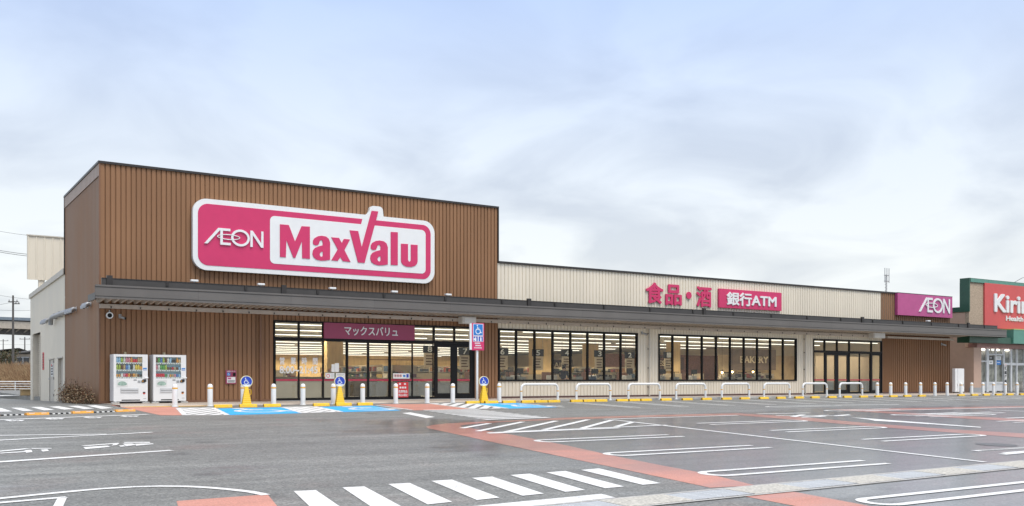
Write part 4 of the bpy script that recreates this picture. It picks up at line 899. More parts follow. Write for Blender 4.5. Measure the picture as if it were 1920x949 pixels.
def hood(pxc, pyc, label, n=2, x=0.0):
    Y, Z = SP(pxc, pyc, x - .1); s = thing('vent_hood', label, 'vent hood', (x - .002, Y, Z), 'vent hoods on the side wall')
    for k_ in range(n):
        o = k_*.62 - (n-1)*.31
        MB().tube([(0, o, .02), (-.10, o, .03), (-.17, o, .0), (-.21, o, -.07), (-.21, o, -.14)], [.08, .085, .09, .09, .09], 12, False).build('hood_elbow', DSTEEL, s, 50)
        MB().tube([(-.012, o, .02), (0, o, .02)], .11, 12).build('wall_flange', STEEL, s)
hood(163, 572, 'bright double vent hood on the brown side wall nearest the corner', 2); hood(134, 582, 'pair of vent hoods on the brown side wall towards the rear', 3); hood(86, 602, 'small pair of vent hoods on the beige side wall', 3)
Y, Z = SP(108, 594, -.1); s = thing('vent_pipe', 'long grey vent pipe with bent end on beige side wall', 'vent pipe', (-.002, Y, Z)); MB().tube([(-.16, -3.2, .06), (-.16, 1.0, .06), (-.16, 1.5, .02), (-.16, 1.7, -.15), (-.16, 1.72, -.3)], .10, 10).build('pipe', DSTEEL, s, 50)
for a in (-2.8, -.8, .8): MB().box(-.17, .0, a, a + .05, -.06, .2).build('pipe_bracket', DSTEEL, s)
# aerial mast on the roof
X, Z = FP(1662, 503, 9.0); am = thing('antenna_mast', 'thin lattice aerial mast with three rods on the shop roof', 'antenna', (X, 9.0, 6.2)); hz = Z - 6.2
for k_ in range(3): MB().tube([(.06*math.cos(R(120*k_)), .06*math.sin(R(120*k_)), 0), (.04*math.cos(R(120*k_)), .04*math.sin(R(120*k_)), hz - .5)], .022, 6).build('mast_leg', DSTEEL, am)
for k_ in range(9): MB().tube([(.11, 0, .25*k_ + .1), (-.06, .09, .25*k_ + .22), (-.06, -.09, .25*k_ + .3)], .015, 5).build('lattice', DSTEEL, am)
for a in (-.26, .0, .26): MB().tube([(a, -.05, hz - 1.15), (a, -.05, hz)], .03, 6).build('aerial_rod', DSTEEL, am)
MB().box(-.28, .28, -.06, .02, hz - 1.05, hz - 1.0).box(-.28, .28, -.06, .02, hz - .6, hz - .55).build('cross_arm', DSTEEL, am)

# ------------------------------------------------------------------ vending machines
VW = mat('vending_white', (.74, .745, .745), .3, var=.02); VBLUE = mat('vending_back', (.35, .52, .62), .5); VDARK = mat('vending_dark', (.02, .02, .022), .4)
CANC = {'blue': (.10,.22,.55), 'lblue': (.35,.55,.75), 'red': (.60,.03,.05), 'green': (.12,.38,.10), 'lime': (.40,.52,.08), 'yellow': (.72,.55,.08), 'orange': (.70,.32,.06), 'brown': (.16,.07,.03), 'black': (.03,.03,.03), 'pink': (.65,.25,.32), 'white': (.70,.70,.68), 'tan': (.55,.40,.22)}
CANM = {}
def can_mesh(cn, kind):
    if (cn, kind) not in CANM:
        pr = {'can': [(.026,0),(.033,.008),(.033,.115),(.026,.128)], 'bottle': [(.030,0),(.034,.01),(.034,.13),(.030,.16),(.014,.19),(.014,.215)], 'short': [(.024,0),(.027,.006),(.027,.095),(.022,.105)]}[kind]
        CANM[(cn, kind)] = MB().lathe([(r*1.25, z) for r, z in pr], 10).mesh('drink_' + ('bottle' if kind == 'bottle' else 'can'), mat('drink_' + cn, CANC[cn], .35, var=.35, scale=25), 40)
    return CANM[(cn, kind)]
def vending(X0, X1, label, rows, oval, zb=.08):
    wv = X1 - X0; s = thing('vending_machine', label, 'vending machine', (X0, -.9, .012), 'vending machines against the brown wall'); H = 1.83; b = zb
    fx = lambda t: wv*t; fz = lambda t: H - (H - b)*t
    dx0, dx1, dz0, dz1 = fx(.075), fx(.84), fz(.512), fz(.05)
    bd = MB().plate([(0, b), (wv, b), (wv, H), (0, H)], .0, .12, [[(dx0, dz0), (dx1, dz0), (dx1, dz1), (dx0, dz1)]]).build('door', VW, s)
    bevel_box(0, wv, .12, .72, b, H, .012, 'cabinet', VW, s)
    MB().box(dx0, dx1, .112, .119, dz0, dz1).build('display_back', VBLUE, s)
    MB().box(dx0 + .002, dx1 - .002, .004, .009, dz0 + .002, dz1 - .002).build('display_glass', GLASS, s)
    rh = (dz1 - dz0)/3
    for r in range(3):
        z = dz1 - (r+1)*rh
        MB().box(dx0, dx1, .012, .11, z + .002, z + .055).build('button_rail', SIGNWHITE, s)
        n = len(rows[r]); st = (dx1 - dx0)/n
        for i, (cn, kd) in enumerate(rows[r]):
            link('drink', can_mesh(cn, kd), s, (dx0 + st*(i + .5), .062, z + .056))
            MB().box(dx0 + st*(i + .22), dx0 + st*(i + .78), .009, .0118, z + .012, z + .034).build('button', GREYINK if i % 2 else VDARK, s)
    # lower front
    ov = MB().box(fx(.09), fx(.41), -.006, -.001, fz(.69), fz(.545)).build('motif_plate', mat('motif_plate', (.66, .67, .66), .4), s)
    MB().plate(arc(fx(.25), fz(.635), fx(.135), (H-b)*.062, 0, 180, 14) + [(fx(.12), fz(.652)), (fx(.38), fz(.652))][0:0] + arc(fx(.25), fz(.635), fx(.135), (H-b)*.03, 180, 350, 10), -.009, -.0062).build('motif', mat('motif_green', (.30, .42, .36), .5, var=.3, scale=12), s)
    bevel_box(fx(.20), fx(.72), -.022, -.001, fz(.815), fz(.72), .006, 'delivery_flap', mat('flap_grey', (.52, .53, .54), .35), s); MB().box(fx(.22), fx(.70), -.0235, -.0222, fz(.772), fz(.764)).build('flap_slot', VDARK, s)
    MB().box(fx(.58), fx(.67), -.01, -.001, fz(.552), fz(.538)).build('note_slot', VDARK, s); bevel_box(fx(.70), fx(.785), -.016, -.001, fz(.60), fz(.55), .004, 'coin_return', DSTEEL, s)
    MB().plate([(fx(.81), fz(.60)), (fx(.90), fz(.60)), (fx(.955), fz(.575)), (fx(.94), fz(.53)), (fx(.86), fz(.53)), (fx(.81), fz(.56))], -.02, -.001).build('payment_reader', VDARK, s); MB().box(fx(.83), fx(.865), -.024, -.0205, fz(.578), fz(.56)).build('reader_light', ORANGE, s)
    bevel_box(fx(.90), fx(1.015), -.05, -.001, fz(.51), fz(.485), .006, 'lock_handle', SIGNWHITE, s); MB().box(fx(.86), fx(.97), -.006, -.001, fz(.335), fz(.285)).build('blue_label', BLUE2, s); MB().box(fx(.86), fx(.97), -.0085, -.0062, fz(.322), fz(.312)).build('label_line', SIGNWHITE, s)
    MB().plate(arc(fx(.89), fz(.825), .048, .048, 0, 345, 16), -.006, -.001).build('recycle_mark', oval, s); MB().box(fx(.855), fx(.925), -.0085, -.0062, fz(.825), fz(.80)).build('mark_band', VDARK, s); MB().box(fx(.87), fx(.95), -.004, -.001, fz(.945), fz(.935)).build('maker_line', GREYINK, s)
    MB().box(fx(.23), fx(.77), -.004, -.001, fz(.985), fz(.962)).build('kick_slot', VDARK, s); MB().box(.01, wv - .01, -.003, -.001, fz(.979), fz(.976)).build('kick_seam', GREYINK, s) if False else None
    MB().box(.03, wv - .03, .03, .70, .03, b - .002).build('undercarriage', VDARK, s)
    for e in (.07, wv - .07): bevel_box(e - .13, e + .13, -.06, .22, 0, .055, .008, 'foot_block', CONC, s); MB().tube([(e, .0, .05), (e, 0, b)], .03, 8).build('levelling_foot', DSTEEL, s)
    MB().box(wv*.36, wv*.42, .3, .45, H + .001, H + .10).build('top_bracket', mat('brass_bracket', (.35, .30, .2), .4, metal=.5), s)
    return s
B_, C_, S_ = 'bottle', 'can', 'short'
rowsA = [[('lblue',B_),('lblue',B_),('lime',B_),('white',B_),('pink',B_),('pink',B_),('orange',B_),('red',C_),('red',C_),('tan',B_),('tan',B_)], [('lime',B_),('lime',B_),('brown',B_),('tan',B_),('blue',B_),('lblue',B_),('black',B_),('white',B_),('yellow',B_),('yellow',B_),('orange',C_)], [('orange',S_),('orange',S_),('white',C_),('pink',C_),('red',C_),('orange',C_),('brown',C_),('orange',C_),('tan',C_),('brown',S_),('black',S_)]]
rowsB = [[('brown',B_),('green',B_),('blue',B_),('lime',B_),('brown',B_),('white',B_),('lblue',B_),('black',C_),('black',C_),('orange',B_),('tan',C_)], [('pink',B_),('white',B_),('green',B_),('green',B_),('lime',B_),('brown',S_),('brown',S_),('red',S_),('tan',S_),('brown',S_),('lblue',S_)], [('red',C_),('red',C_),('red',C_),('red',C_),('green',S_),('white',S_),('orange',S_),('tan',S_),('pink',S_),('blue',S_),('lblue',S_)]]
vending(.32, 1.53, 'white drinks vending machine nearest the corner, left of its twin', rowsA, mat('mark_red', (.6,.06,.05), .4)); vending(1.73, 2.94, 'white drinks vending machine on the right with red cans on bottom shelf', rowsB, mat('mark_orange', (.65,.22,.04), .4))

# ------------------------------------------------------------------ street furniture
def bollard_proto():
    s = thing('bollard', 'x', 'bollard', group='white bollards along the shop fronts')
    MB().lathe([(.115,0),(.115,.015),(.092,.02),(.092,.70),(.088,.735),(.076,.765),(.055,.788),(.025,.80),(.005,.803)], 20).build('post', POLEW, s, 40)
    MB().lathe([(.0935,.625),(.0945,.627),(.0945,.673),(.0935,.675)], 20).build('reflective_band', BAND, s, 40); return s
bp0 = bollard_proto(); first = True
def place(proto, X, Y, label, z=0, rz=0):
    global first
    o = proto if not proto.get('used') else copy_tree(proto)
    proto['used'] = 1
    o.location = (X, Y, gz(X, Y) + z); o.rotation_euler.z = rz; o['label'] = label
    if 'used' in o.keys() and o is not proto: del o['used']
    return o
for i, a in enumerate((328, 394, 513, 568, 625, 680, 742, 801, 849)):
    where = ('in front of the right vending machine' if i == 0 else 'before the brown wall left of the first cone stand' if i == 1 else f'{ordw(i - 2)} from the left along the glazed entrance')
    if a == 394: a = 456
    if i == 1: where = 'partly behind the first accessible cone stand'
    place(bp0, FP(a, 750, -3.8)[0], -3.8, f'white bollard with amber band, {where}')
place(bp0, FP(394, 750, -3.8)[0], -3.8, 'white bollard with amber band beside the red call panel')
place(bp0, FP(936, 750, -3.8)[0], -3.8, 'white bollard with amber band where brown and beige walls meet')
for i, a in enumerate((1670, 1698, 1726, 1753, 1776)): place(bp0, FP(a, 740, -4.0)[0], -4.0, f'white bollard with amber band, {ordw(i)} from the left before the dark ribbed wall') if i else place(bp0, FP(1645, 740, -4.0)[0], -4.0, 'white bollard with amber band at the right jamb of the side entrance')
place(bp0, FP(1670, 740, -4.0)[0], -4.0, 'white bollard with amber band, first from the left before the dark ribbed wall')
for i, a in enumerate((1802, 1822, 1843, 1863, 1885, 1907)): place(bp0, FP(a, 740, -4.6)[0], -4.6, f'white bollard with amber band, {ordw(i)} from the left before the drugstore')
# guard rails
rp = thing('guard_rail', 'x', 'guard rail', group='white hoop guard rails before the beige wall'); rw = 1.95; rh = .75; rr_ = .2
pts = [(-rw/2, 0, 0), (-rw/2, 0, rh - rr_)] + [(-rw/2 + rr_ - rr_*math.cos(R(a)), 0, rh - rr_ + rr_*math.sin(R(a))) for a in range(15, 90, 15)] + [(-rw/2 + rr_, 0, rh), (rw/2 - rr_, 0, rh)] + [(rw/2 - rr_ + rr_*math.sin(R(a)), 0, rh - rr_ + rr_*math.cos(R(a))) for a in range(15, 90, 15)] + [(rw/2, 0, rh - rr_), (rw/2, 0, 0)]
MB().tube(pts, .052, 14).build('hoop', POLEW, rp, 60)
for e in (-rw/2, rw/2): MB().lathe([(.0535,.43),(.0545,.432),(.0545,.468),(.0535,.47)], 14, (e, 0, 0)).build('reflective_band', BAND, rp, 40); MB().lathe([(.09,0),(.09,.012),(.054,.016)], 14, (e, 0, 0)).build('base_plate', POLEW, rp, 40)
for i, (a, b) in enumerate(((977,1046),(1081,1144),(1178.5,1237),(1267.5,1323),(1353,1405),(1432,1481),(1505.5,1550),(1574,1617))):
    xa = FP(a, 740, -3.8)[0]; xb = FP(b, 740, -3.8)[0]; place(rp, (xa + xb)/2, -3.8, f'white hoop guard rail, {ordw(i)} from the left in the row')
# wheel stops
sp = thing('wheel_stop', 'x', 'wheel stop', group='yellow wheel stops along the shop fronts')
st = MB().prism_x([(-.075, 0), (.075, 0), (.055, .09), (.035, .105), (-.035, .105), (-.055, .09)], -.31, .31).build('stop_block', STOPY, sp)
for e in (-.2, .2): MB().box(e - .045, e + .045, -.0665, -.062, .035, .065).build('reflector', mat('reflector', (.75, .6, .2), .25), sp)
for e in (-.3115, .306): MB().box(e, e + .006, -.04, .04, .015, .08).build('end_cap', mat('rubber_dark', (.25, .13, .02), .6), sp)
stops = [418,465,510,602,644,684,886,921,954,989,1014,1038,1080.5,1104,1127,1166,1189,1211,1248.5,1288,1324.5,1362,1396,1432,1464,1498,1528,1560,1588.5,1619,1647,1675,1701,1728.5,1802,1827,1849,1872,1893.5,1917]
for i, a in enumerate(stops):
    if i < 3: lb = f'{ordw(i)} from the left in the first blue accessible bay'
    elif i < 6: lb = f'{ordw(i-3)} from the left in the blue accessible bay before the entrance'
    elif i < 9: lb = f'{ordw(i-6)} from the left in the blue bay by the accessible sign post'
    elif i < 18: lb = f'{ordw((i-9) % 3)} of three touching stops under the {ordw((i-9)//3)} guard rail'
    elif i < 34: lb = f'{ordw(i-18)} single stop from the left along the right half of the shop'
    else: lb = f'{ordw(i-34)} from the left in front of the drugstore'
    place(sp, FP(a, 750, -4.8)[0], -4.8, 'yellow wheel stop, ' + lb)
# lane separators on the left
op = thing('lane_separator', 'x', 'lane separator', group='orange lane separators on the left road')
MB().prism_x([(-.09, 0), (.09, 0), (.06, .07), (-.06, .07)], -.33, .33).build('separator_block', ORANGE, op)
for e in (-.18, .18): MB().box(e - .08, e + .08, -.072, -.0675, .045, .06).build('reflector', SIGNWHITE, op)
sepp = [GP(-25, 780.5), GP(69, 778), GP(154, 775), GP(233.5, 771.8)]
for i, p in enumerate(sepp): 
    o = place(op, p[0], p[1], f'orange lane separator block on the left road, {["cut by the left picture edge", "second from the left", "third from the left", "nearest the vending machines"][i]}', rz=math.atan2(sepp[-1][1]-sepp[1][1], sepp[-1][0]-sepp[1][0]))
da = math.atan2(sepp[-1][1]-sepp[1][1], sepp[-1][0]-sepp[1][0])
for i in range(3):
    A, B = Vector((*sepp[i], 0)), Vector((*sepp[i+1], 0)); dd = (B - A).normalized(); A += dd*.36; B -= dd*.36
    s = thing('separator_strip', f'black and white low strip linking orange separators, {ordw(i)} from the left', 'road strip', (A.x, A.y, gz(A.x, A.y) + .003), 'black and white strips on the left road', math.atan2(dd.y, dd.x)); Ln = (B - A).length; sl = (gz(B.x, B.y) - gz(A.x, A.y))
    for k_ in range(8):
        a = Ln*k_/8; b = Ln*(k_+1)/8; zz = sl*(k_+.5)/8; MB().box(a, b - .004, -.05, .05, zz, zz + .035).build('strip_segment', WHITE if k_ % 2 else VDARK, s)
# accessible cone stands
cpz = thing('cone_stand', 'x', 'cone stand', group='accessible parking cone stands')
MB().add([(-.2,-.2,0),(.2,-.2,0),(.2,.2,0),(-.2,.2,0),(-.2,-.2,.04),(.2,-.2,.04),(.2,.2,.04),(-.2,.2,.04)], [(3,2,1,0),(4,5,6,7),(0,1,5,4),(1,2,6,5),(2,3,7,6),(3,0,4,7)]).build('foot', CONEY, cpz)
m = MB(); pr = []
for k_ in range(9): r0 = .165 - .0125*k_; pr += [(r0, .041 + .075*k_), (r0 - .006, .041 + .075*k_ + .066)]
pr += [(.05, .72), (.04, .74)]
for i in range(len(pr) - 1): pass
k = len(pr); vs_ = [(sx_*r, sy_*r*.8, z) for r, z in pr for sx_, sy_ in ((-1,-1),(1,-1),(1,1),(-1,1))]
m.add(vs_, [(i*4 + j, i*4 + (j+1) % 4, (i+1)*4 + (j+1) % 4, (i+1)*4 + j) for i in range(k-1) for j in range(4)] + [tuple(range((k-1)*4, k*4))]); m.build('cone_body', CONEY, cpz)
MB().tube([(.09, 0, .62), (.16, 0, .60), (.165, 0, .45), (.12, 0, .42)], .012, 6).build('carry_handle', CONEY, cpz)
disc = MB().plate(arc(0, .90, .215, .215, 0, 350, 36), -.03, .03).build('sign_disc', mat('disc_rim', (.82, .74, .45), .4), cpz)
MB().plate(arc(0, .90, .19, .19, 0, 350, 36), -.034, -.0302).build('disc_face', BLUE, cpz); MB().plate(arc(0, .90, .185, .185, 215, 325, 16), -.037, -.0345).build('disc_band', SIGNWHITE, cpz)
for q in wheelchair((-.01, .915), .25): MB().plate(q, -.0385, -.0345).build('access_symbol', SIGNWHITE, cpz)
for a, lb in ((462, 'in the first blue bay by the brown wall'), (637, 'before the glazed entrance'), (907, 'beside the tall accessible sign post')): place(cpz, FP(a, 750, -4.45)[0], -4.45, 'yellow cone stand with blue wheelchair disc ' + lb, rz=R(-8))
# tall accessible sign
X = FP(896, 700, -4.0)[0]; ss = thing('parking_sign', 'tall white post with blue and magenta accessible parking board', 'sign post', (X, -4.0, gz(X, -4.0)))
zt = FP(896, 606, -4.0)[1] - gz(X, -4.0); zb = FP(896, 657, -4.0)[1] - gz(X, -4.0); hb = zt - zb
MB().tube([(0, .06, 0), (0, .06, zt - .1)], .05, 14).build('post', POLEW, ss, 40); bw = .30
MB().box(-bw, bw, -.02, .0, zb, zt).build('board', MAGENTA, ss); MB().box(-bw - .09, -bw - .002, -.01, .05, zb + .02, zt - .02).build('board_rib', SIGNWHITE, ss)
MB().plate(rrect(-.25, .25, zb + hb*.53, zt - .03, .02), -.024, -.0205).build('white_field', SIGNWHITE, ss); MB().box(-.225, .225, -.028, -.0245, zb + hb*.55, zt - .05).build('blue_field', BLUE2, ss)
for q in wheelchair((.0, zb + hb*.755), .42): MB().plate(q, -.032, -.0285).build('access_symbol', SIGNWHITE, ss)
MB().plate(rrect(-.25, .25, zb + hb*.32, zb + hb*.52, .02), -.024, -.0205).build('white_field', SIGNWHITE, ss)
for e in (-1, 1):
    MB().box(e*.125 - .10, e*.125 + .10, -.028, -.0245, zb + hb*.335, zb + hb*.505).build('blue_field', BLUE, ss)
    q = (e*.125, zb + hb*.42); MB().plate(stroke([(q[0], q[1] - .09), (q[0], q[1] + .035)], .07), -.032, -.0285).build('figure_mark', SIGNWHITE, ss); MB().plate(arc(q[0], q[1] + .065, .025, .025, 0, 330, 12), -.032, -.0285).build('figure_head', SIGNWHITE, ss)
    if e < 0: MB().plate(arc(q[0] - .045, q[1] - .02, .05, .05, 0, 340, 14), -.0325, -.0287).build('figure_belly', SIGNWHITE, ss)
for k_, (a, b) in enumerate(((.16, .72), (.22, .80), (.1, .9))):
    n_ = 9
    for i in range(n_): t0 = -.24 + .5*(a + (b - a)*i/n_)*.96; MB().box(t0, t0 + .022, -.024, -.0205, zb + hb*(.24 - .085*k_), zb + hb*(.24 - .085*k_) + .05).build('print_mark', SIGNWHITE, ss)

# shrub at the corner
LEAFS = [mat('dry_leaf', (.17, .075, .035), .7, var=.4, scale=20), mat('olive_leaf', (.07, .055, .022), .7, var=.4, scale=20), mat('pale_leaf', (.42, .31, .19), .7, var=.4, scale=20)]
def foliage(n, fn, size, seed):
    rnd = random.Random(seed); ms = [MB() for _ in LEAFS]
    for _ in range(n):
        x, y, z = fn(rnd); s_ = size*rnd.uniform(.6, 1.4); a = Vector((rnd.uniform(-1,1), rnd.uniform(-1,1), rnd.uniform(-.4,1))).normalized(); b = a.cross(Vector((rnd.uniform(-1,1), rnd.uniform(-1,1), rnd.uniform(-1,1)))).normalized(); c_ = Vector((x, y, z))
        rnd.choice(ms).add([c_ - a*s_, c_ + b*s_*.5, c_ + a*s_, c_ - b*s_*.5], [(0,1,2,3)])
    return ms
shb = thing('shrub', 'low brown leafy shrub growing along the brown side wall at the corner', 'shrub', (-.05, 0, 0))
def shf(r):
    t = r.random(); y = .25 + t*6.2; h = .34 + .14*math.sin(y*2.9) + .10*math.sin(y*7.3 + 1) + .28*min(1, max(0, y - 2.2)); k_ = int(y*4.5); cy_ = (k_ + .5 + .35*math.sin(k_*5.1))/4.5; y = cy_ + r.gauss(0, .085); return (-abs(r.gauss(.24 + .08*math.sin(k_*3.3), .15)) - .02, y, gz(-1, y) + h*r.random()**.75 + (r.random() < .07)*r.random()*.4)
for m_, lm in zip(foliage(3300, shf, .034, 3), LEAFS): stuff(m_.build('leaves', lm, shb))
stem = MB(); rnd = random.Random(5)
for i in range(46):
    y = .3 + i*.135; h = rnd.uniform(.35, .85) + .25*(y > 3); x = -rnd.uniform(.1, .4); stem.tube([(x, y, gz(-1, y) - .02), (x + rnd.uniform(-.1,.1), y + rnd.uniform(-.1,.1), gz(-1, y) + h*.5), (x + rnd.uniform(-.2,.15), y + rnd.uniform(-.2,.2), gz(-1, y) + h)], [.012, .008, .003], 4)
stuff(stem.build('stems', mat('twig', (.12, .08, .05), .8), shb))
kb2 = struct(MB().box(-.75, -.62, -.2, SE, -.3, -.0).build('kerb', CONC)) if False else None

# ------------------------------------------------------------------ drugstore on the right
DG = thing('drugstore_building', 'tan and pink drugstore with dark green trim at the right edge', 'building', (0, 0, 0))
GREEN = mat('green_trim', (.022, .085, .055), .35, var=.08); GREENL = mat('green_fascia', (.10, .27, .21), .4, var=.06); TANB = mat('tan_brick', (.42, .33, .24), .75, var=.22, scale=14, bump=.3, bscale=18); PINK = mat('pink_render', (.55, .38, .29), .7, var=.04); PINKT = mat('pink_trim', (.42, .24, .22), .6); REDP = mat('red_signfield', (.60, .09, .085), .45, var=.03)
D0, DT = 56.1, 7.94
MB().box(D0, 80, .3, 30, 0, 5.55).build('main_wall', PINK, DG)
MB().box(D0 + .02, 80, .02, .6, 4.4, DT - .3).build('parapet_wall', TANB, DG)
MB().box(D0 + .02, D0 + .5, .61, 20, 4.35, 5.62).build('side_parapet', TANB, DG)
MB().box(D0 - .05, 80, -.06, .66, DT - .3, DT).build('parapet_trim', GREEN, DG)
for i in range(6): a = D0 + .1 + i*2.1; MB().box(a, a + 2.09, -.075, -.061, DT - .27, DT - .03).build('trim_panel', GREENL, DG)
MB().box(D0 - .06, D0 + .02, -.06, .66, 5.6, DT - .3).build('corner_trim', GREEN, DG)
MB().box(D0 - .06, D0 + .55, .661, 20, 5.62, 5.95).build('side_trim', GREEN, DG)
zc0, zc1 = 3.45, 4.42; DC = 59.9
MB().box(D0 - 1.4, DC, -.9, .01, zc0 - .03, 3.85).build('canopy_soffit', GREEN, DG)
MB().box(DC - .02, 80, -1.0, .01, zc0, zc1).build('canopy_fascia', GREENL, DG)
MB().box(DC - .04, 80, -1.02, -.0, zc1, zc1 + .06).build('canopy_edge', mat('lime_edge', (.35, .5, .15), .4), DG)
MB().box(D0 + .4, 80, -.35, .28, 3.12, zc0 - .031).build('lintel', PINKT, DG)
MB().box(D0, D0 + .9, -.35, .299, 0, 3.12).build('wall_pier', PINK, DG)
MB().box(D0 - .02, D0 + .92, -.37, .0, 0, .35).build('plinth', GREYINK, DG)
# its shopfront
WF = mat('white_frame', (.60, .61, .62), .35)
FY = -.1
def zz(py): return FP(1860, py, FY)[1]
def dx(p): return FP(p, 700, FY)[0]
fr = MB().box(dx(1824), 66, FY + .25, FY + .3, .03, 3.1).build('shop_interior', mat('drug_inside', (.42, .39, .34), .6, var=.6, scale=2.2), DG)
sf = link('shopfront', None, DG)
for p0, p1 in ((1823,1825.5),(1834,1836.5),(1848.5,1853),(1865,1867),(1880,1882.5),(1893.5,1896.5),(1904.5,1906.5),(1919,1922)):
    MB().box(dx(p0), dx(p1), FY - .06, FY + .06, .03, 3.1).build('mullion', WF, sf)
for p0, p1, y0_, y1_ in ((1825.5,1848.5,676.5,679),(1853,1880,663.5,666),(1853,1880,716,719.5),(1882.5,1922,680,684.5),(1825.5,1880,736,740)):
    MB().box(dx(p0) + .002, dx(p1) - .002, FY - .05, FY + .05, zz(y1_), zz(y0_)).build('rail', WF, sf)
MB().box(dx(1853), dx(1880), FY - .02, FY, .1, zz(719.5)).build('kick_panel', WF, sf); MB().box(dx(1825.5), dx(1848.5), FY - .02, FY, .1, zz(716)).build('kick_panel', mat('grey_panel', (.40, .42, .44), .4), sf)
edges_ = [1825.5, 1836.5, 1848.5]
for p0, p1 in ((1825.5,1834),(1836.5,1848.5),(1853,1865),(1867,1880),(1882.5,1893.5),(1896.5,1904.5),(1906.5,1919),(1922,1950)): MB().box(dx(p0), dx(p1), FY + .02, FY + .03, zz(716), 3.1).build('pane', GLASS, sf)
for i, (p0, p1, y0_, y1_, m_, nm) in enumerate(((1854,1862,668,675,VDARK,'black poster over white one on the drugstore window'), (1854,1862,676,683,PAPER,'white poster below the black one on the drugstore window'), (1868,1877,668,674.5,PAPER,'white poster above the blue one on the drugstore window'), (1868,1877,675.5,684,BLUE2,'blue poster on the drugstore window'))):
    s = thing('window_poster', nm, 'poster', (dx(p0), FY + .01, zz(y1_))); MB().box(0, dx(p1)-dx(p0), -.01, .0, 0, zz(y0_)-zz(y1_)).build('sheet', m_, s); MB().box(.12, dx(p1)-dx(p0)-.15, -.014, -.0105, (zz(y0_)-zz(y1_))*.45, (zz(y0_)-zz(y1_))*.6).build('print_line', SIGNWHITE if m_ in (VDARK, BLUE2) else INK, s)
bn = thing('vertical_banner', 'narrow white vertical banner with dark letters by the drugstore doors', 'banner', (dx(1882), FY - .12, .1)); hB = zz(682) - .1; MB().box(-.14, .14, -.01, .01, 0, hB).build('banner_cloth', PAPER, bn)
for i, c_ in enumerate('Kirindo'): lettering(c_, -.085, .085, hB - .42 - .31*i, hB - .2 - .31*i, -.0105, .004, INK, bn, .03, 'letter')
MB().lathe([(.012, -.012), (.07, -.006), (.07, .006), (.012, .012)], 12, (0, -.02, hB - .08)).build('red_mark', REDN, bn)
fl = MB()
for i in range(4): MB().box(dx(1826) + 1.3*i, dx(1826) + 1.3*i + .9, FY + .18, FY + .24, 2.98, 3.06).build('inner_light', emit(f'drug_tube_{i}', (1, .97, .92), 3), fr)
# its red sign
dsg = thing('shop_sign', 'red drugstore signboard with large white Kirin lettering', 'sign', (57.85, 0, 4.53))
MB().box(0, 22, -.09, .015, 0, 3.16).build('sign_board', REDP, dsg)
n_ = 90; rb = MB()
def kx(p, y=-.1): return FP(p, 600, y)[0] - 57.85
zk = lambda py, p: FP(p, py, -.1)[1] - 4.53
lettering('Kirindo', kx(1864), kx(1864) + 6.9, zk(585, 1880), zk(553.0, 1880), -.091, .08, SIGNWHITE, dsg, .028)
lettering('Health & Drug', kx(1886), kx(1886) + 5.0, zk(604.5, 1895), zk(593, 1895), -.091, .05, SIGNWHITE, dsg, .02)
for i, a in enumerate((61.8, 65.0)):
    s = thing('sign_lamp', f'thin arm lamp above the red drugstore sign, {["left", "right"][i]} one', 'lamp', (a, -.06, DT)); MB().tube([(0, .1, 0), (0, -.5, .28), (.3, -1.2, .34)], .02, 6).build('arm', DSTEEL, s); bevel_box(.1, .7, -1.35, -1.15, .28, .36, .02, 'lamp_head', DSTEEL, s)
# cabinets in the passage
for i, (p0, p1, yb_, nm) in enumerate(((1791, 1795.5, .0, 'slim white cabinet left in the passage between the shops'), (1796, 1808, -.1, 'tall white cabinet right in the passage beside the drugstore wall'))):
    X0 = FP(p0, 720, -1.2)[0]; X1 = FP(p1, 720, -1.2)[0]; s = thing('utility_cabinet', nm, 'cabinet', (X0, -1.2, .02)); hh = 1.62
    bevel_box(0, X1-X0, 0, .22, .06, hh, .015, 'cabinet_body', VW, s); MB().box(.03, X1-X0-.03, .02, .2, 0, .06).build('base', VDARK, s); MB().box(.04, X1-X0-.04, -.008, -.001, .12, .85).build('cabinet_door', SIGNWHITE, s); MB().box((X1-X0)*.8, (X1-X0)*.86, -.02, -.0085, .45, .6).build('handle', DSTEEL, s)

# ------------------------------------------------------------------ beyond the left side
def gzl(p): return gz(p.x, p.y)
# white pipe fence
A = DP(-60, 738, 80); B = DP(66, 738, 80); fz0 = gz(A.x, A.y); 
fe = thing('pipe_fence', 'white pipe fence with five rails beside the far road', 'fence', (A.x, A.y, fz0)); V = B - A; V.z = 0; Ln = V.length; fe.rotation_euler.z = math.atan2(V.y, V.x)
ztop = DP(30, 715.5, 80).z - fz0
for i in range(5): z = ztop - i*.2; MB().tube([(0, 0, z), (Ln, 0, z)], .03 if i else .045, 6).build('rail', POLEW, fe)
for i in range(5): a = (DP(28, 738, 80) - A).length + (i - 2)*2.4; MB().tube([(a, .05, 0), (a, .05, ztop + .02)], .045, 6).build('post', POLEW, fe)
rk = struct(MB().add([(*(A + Vector((0, 0, 0)))[:2], fz0 + .15), (*(B)[:2], fz0 + .15), ((B + Vector((-.3, .9, 0)))[0], (B + Vector((-.3, .9, 0)))[1], fz0 + .15), ((A + Vector((-.3, .9, 0)))[0], (A + Vector((-.3, .9, 0)))[1], fz0 + .15), (*A[:2], fz0 - .1), (*B[:2], fz0 - .1)], [(0,1,2,3), (4,5,1,0)]).build('kerb', CONC))
for py0, py1 in ((742.5, 745.5),):
    sheet('road_line', [[GP(-60, py0 - .6), GP(46, py0 + .4), GP(44, py1), GP(-60, py1 - .6)]], .006, WHITE, lot)
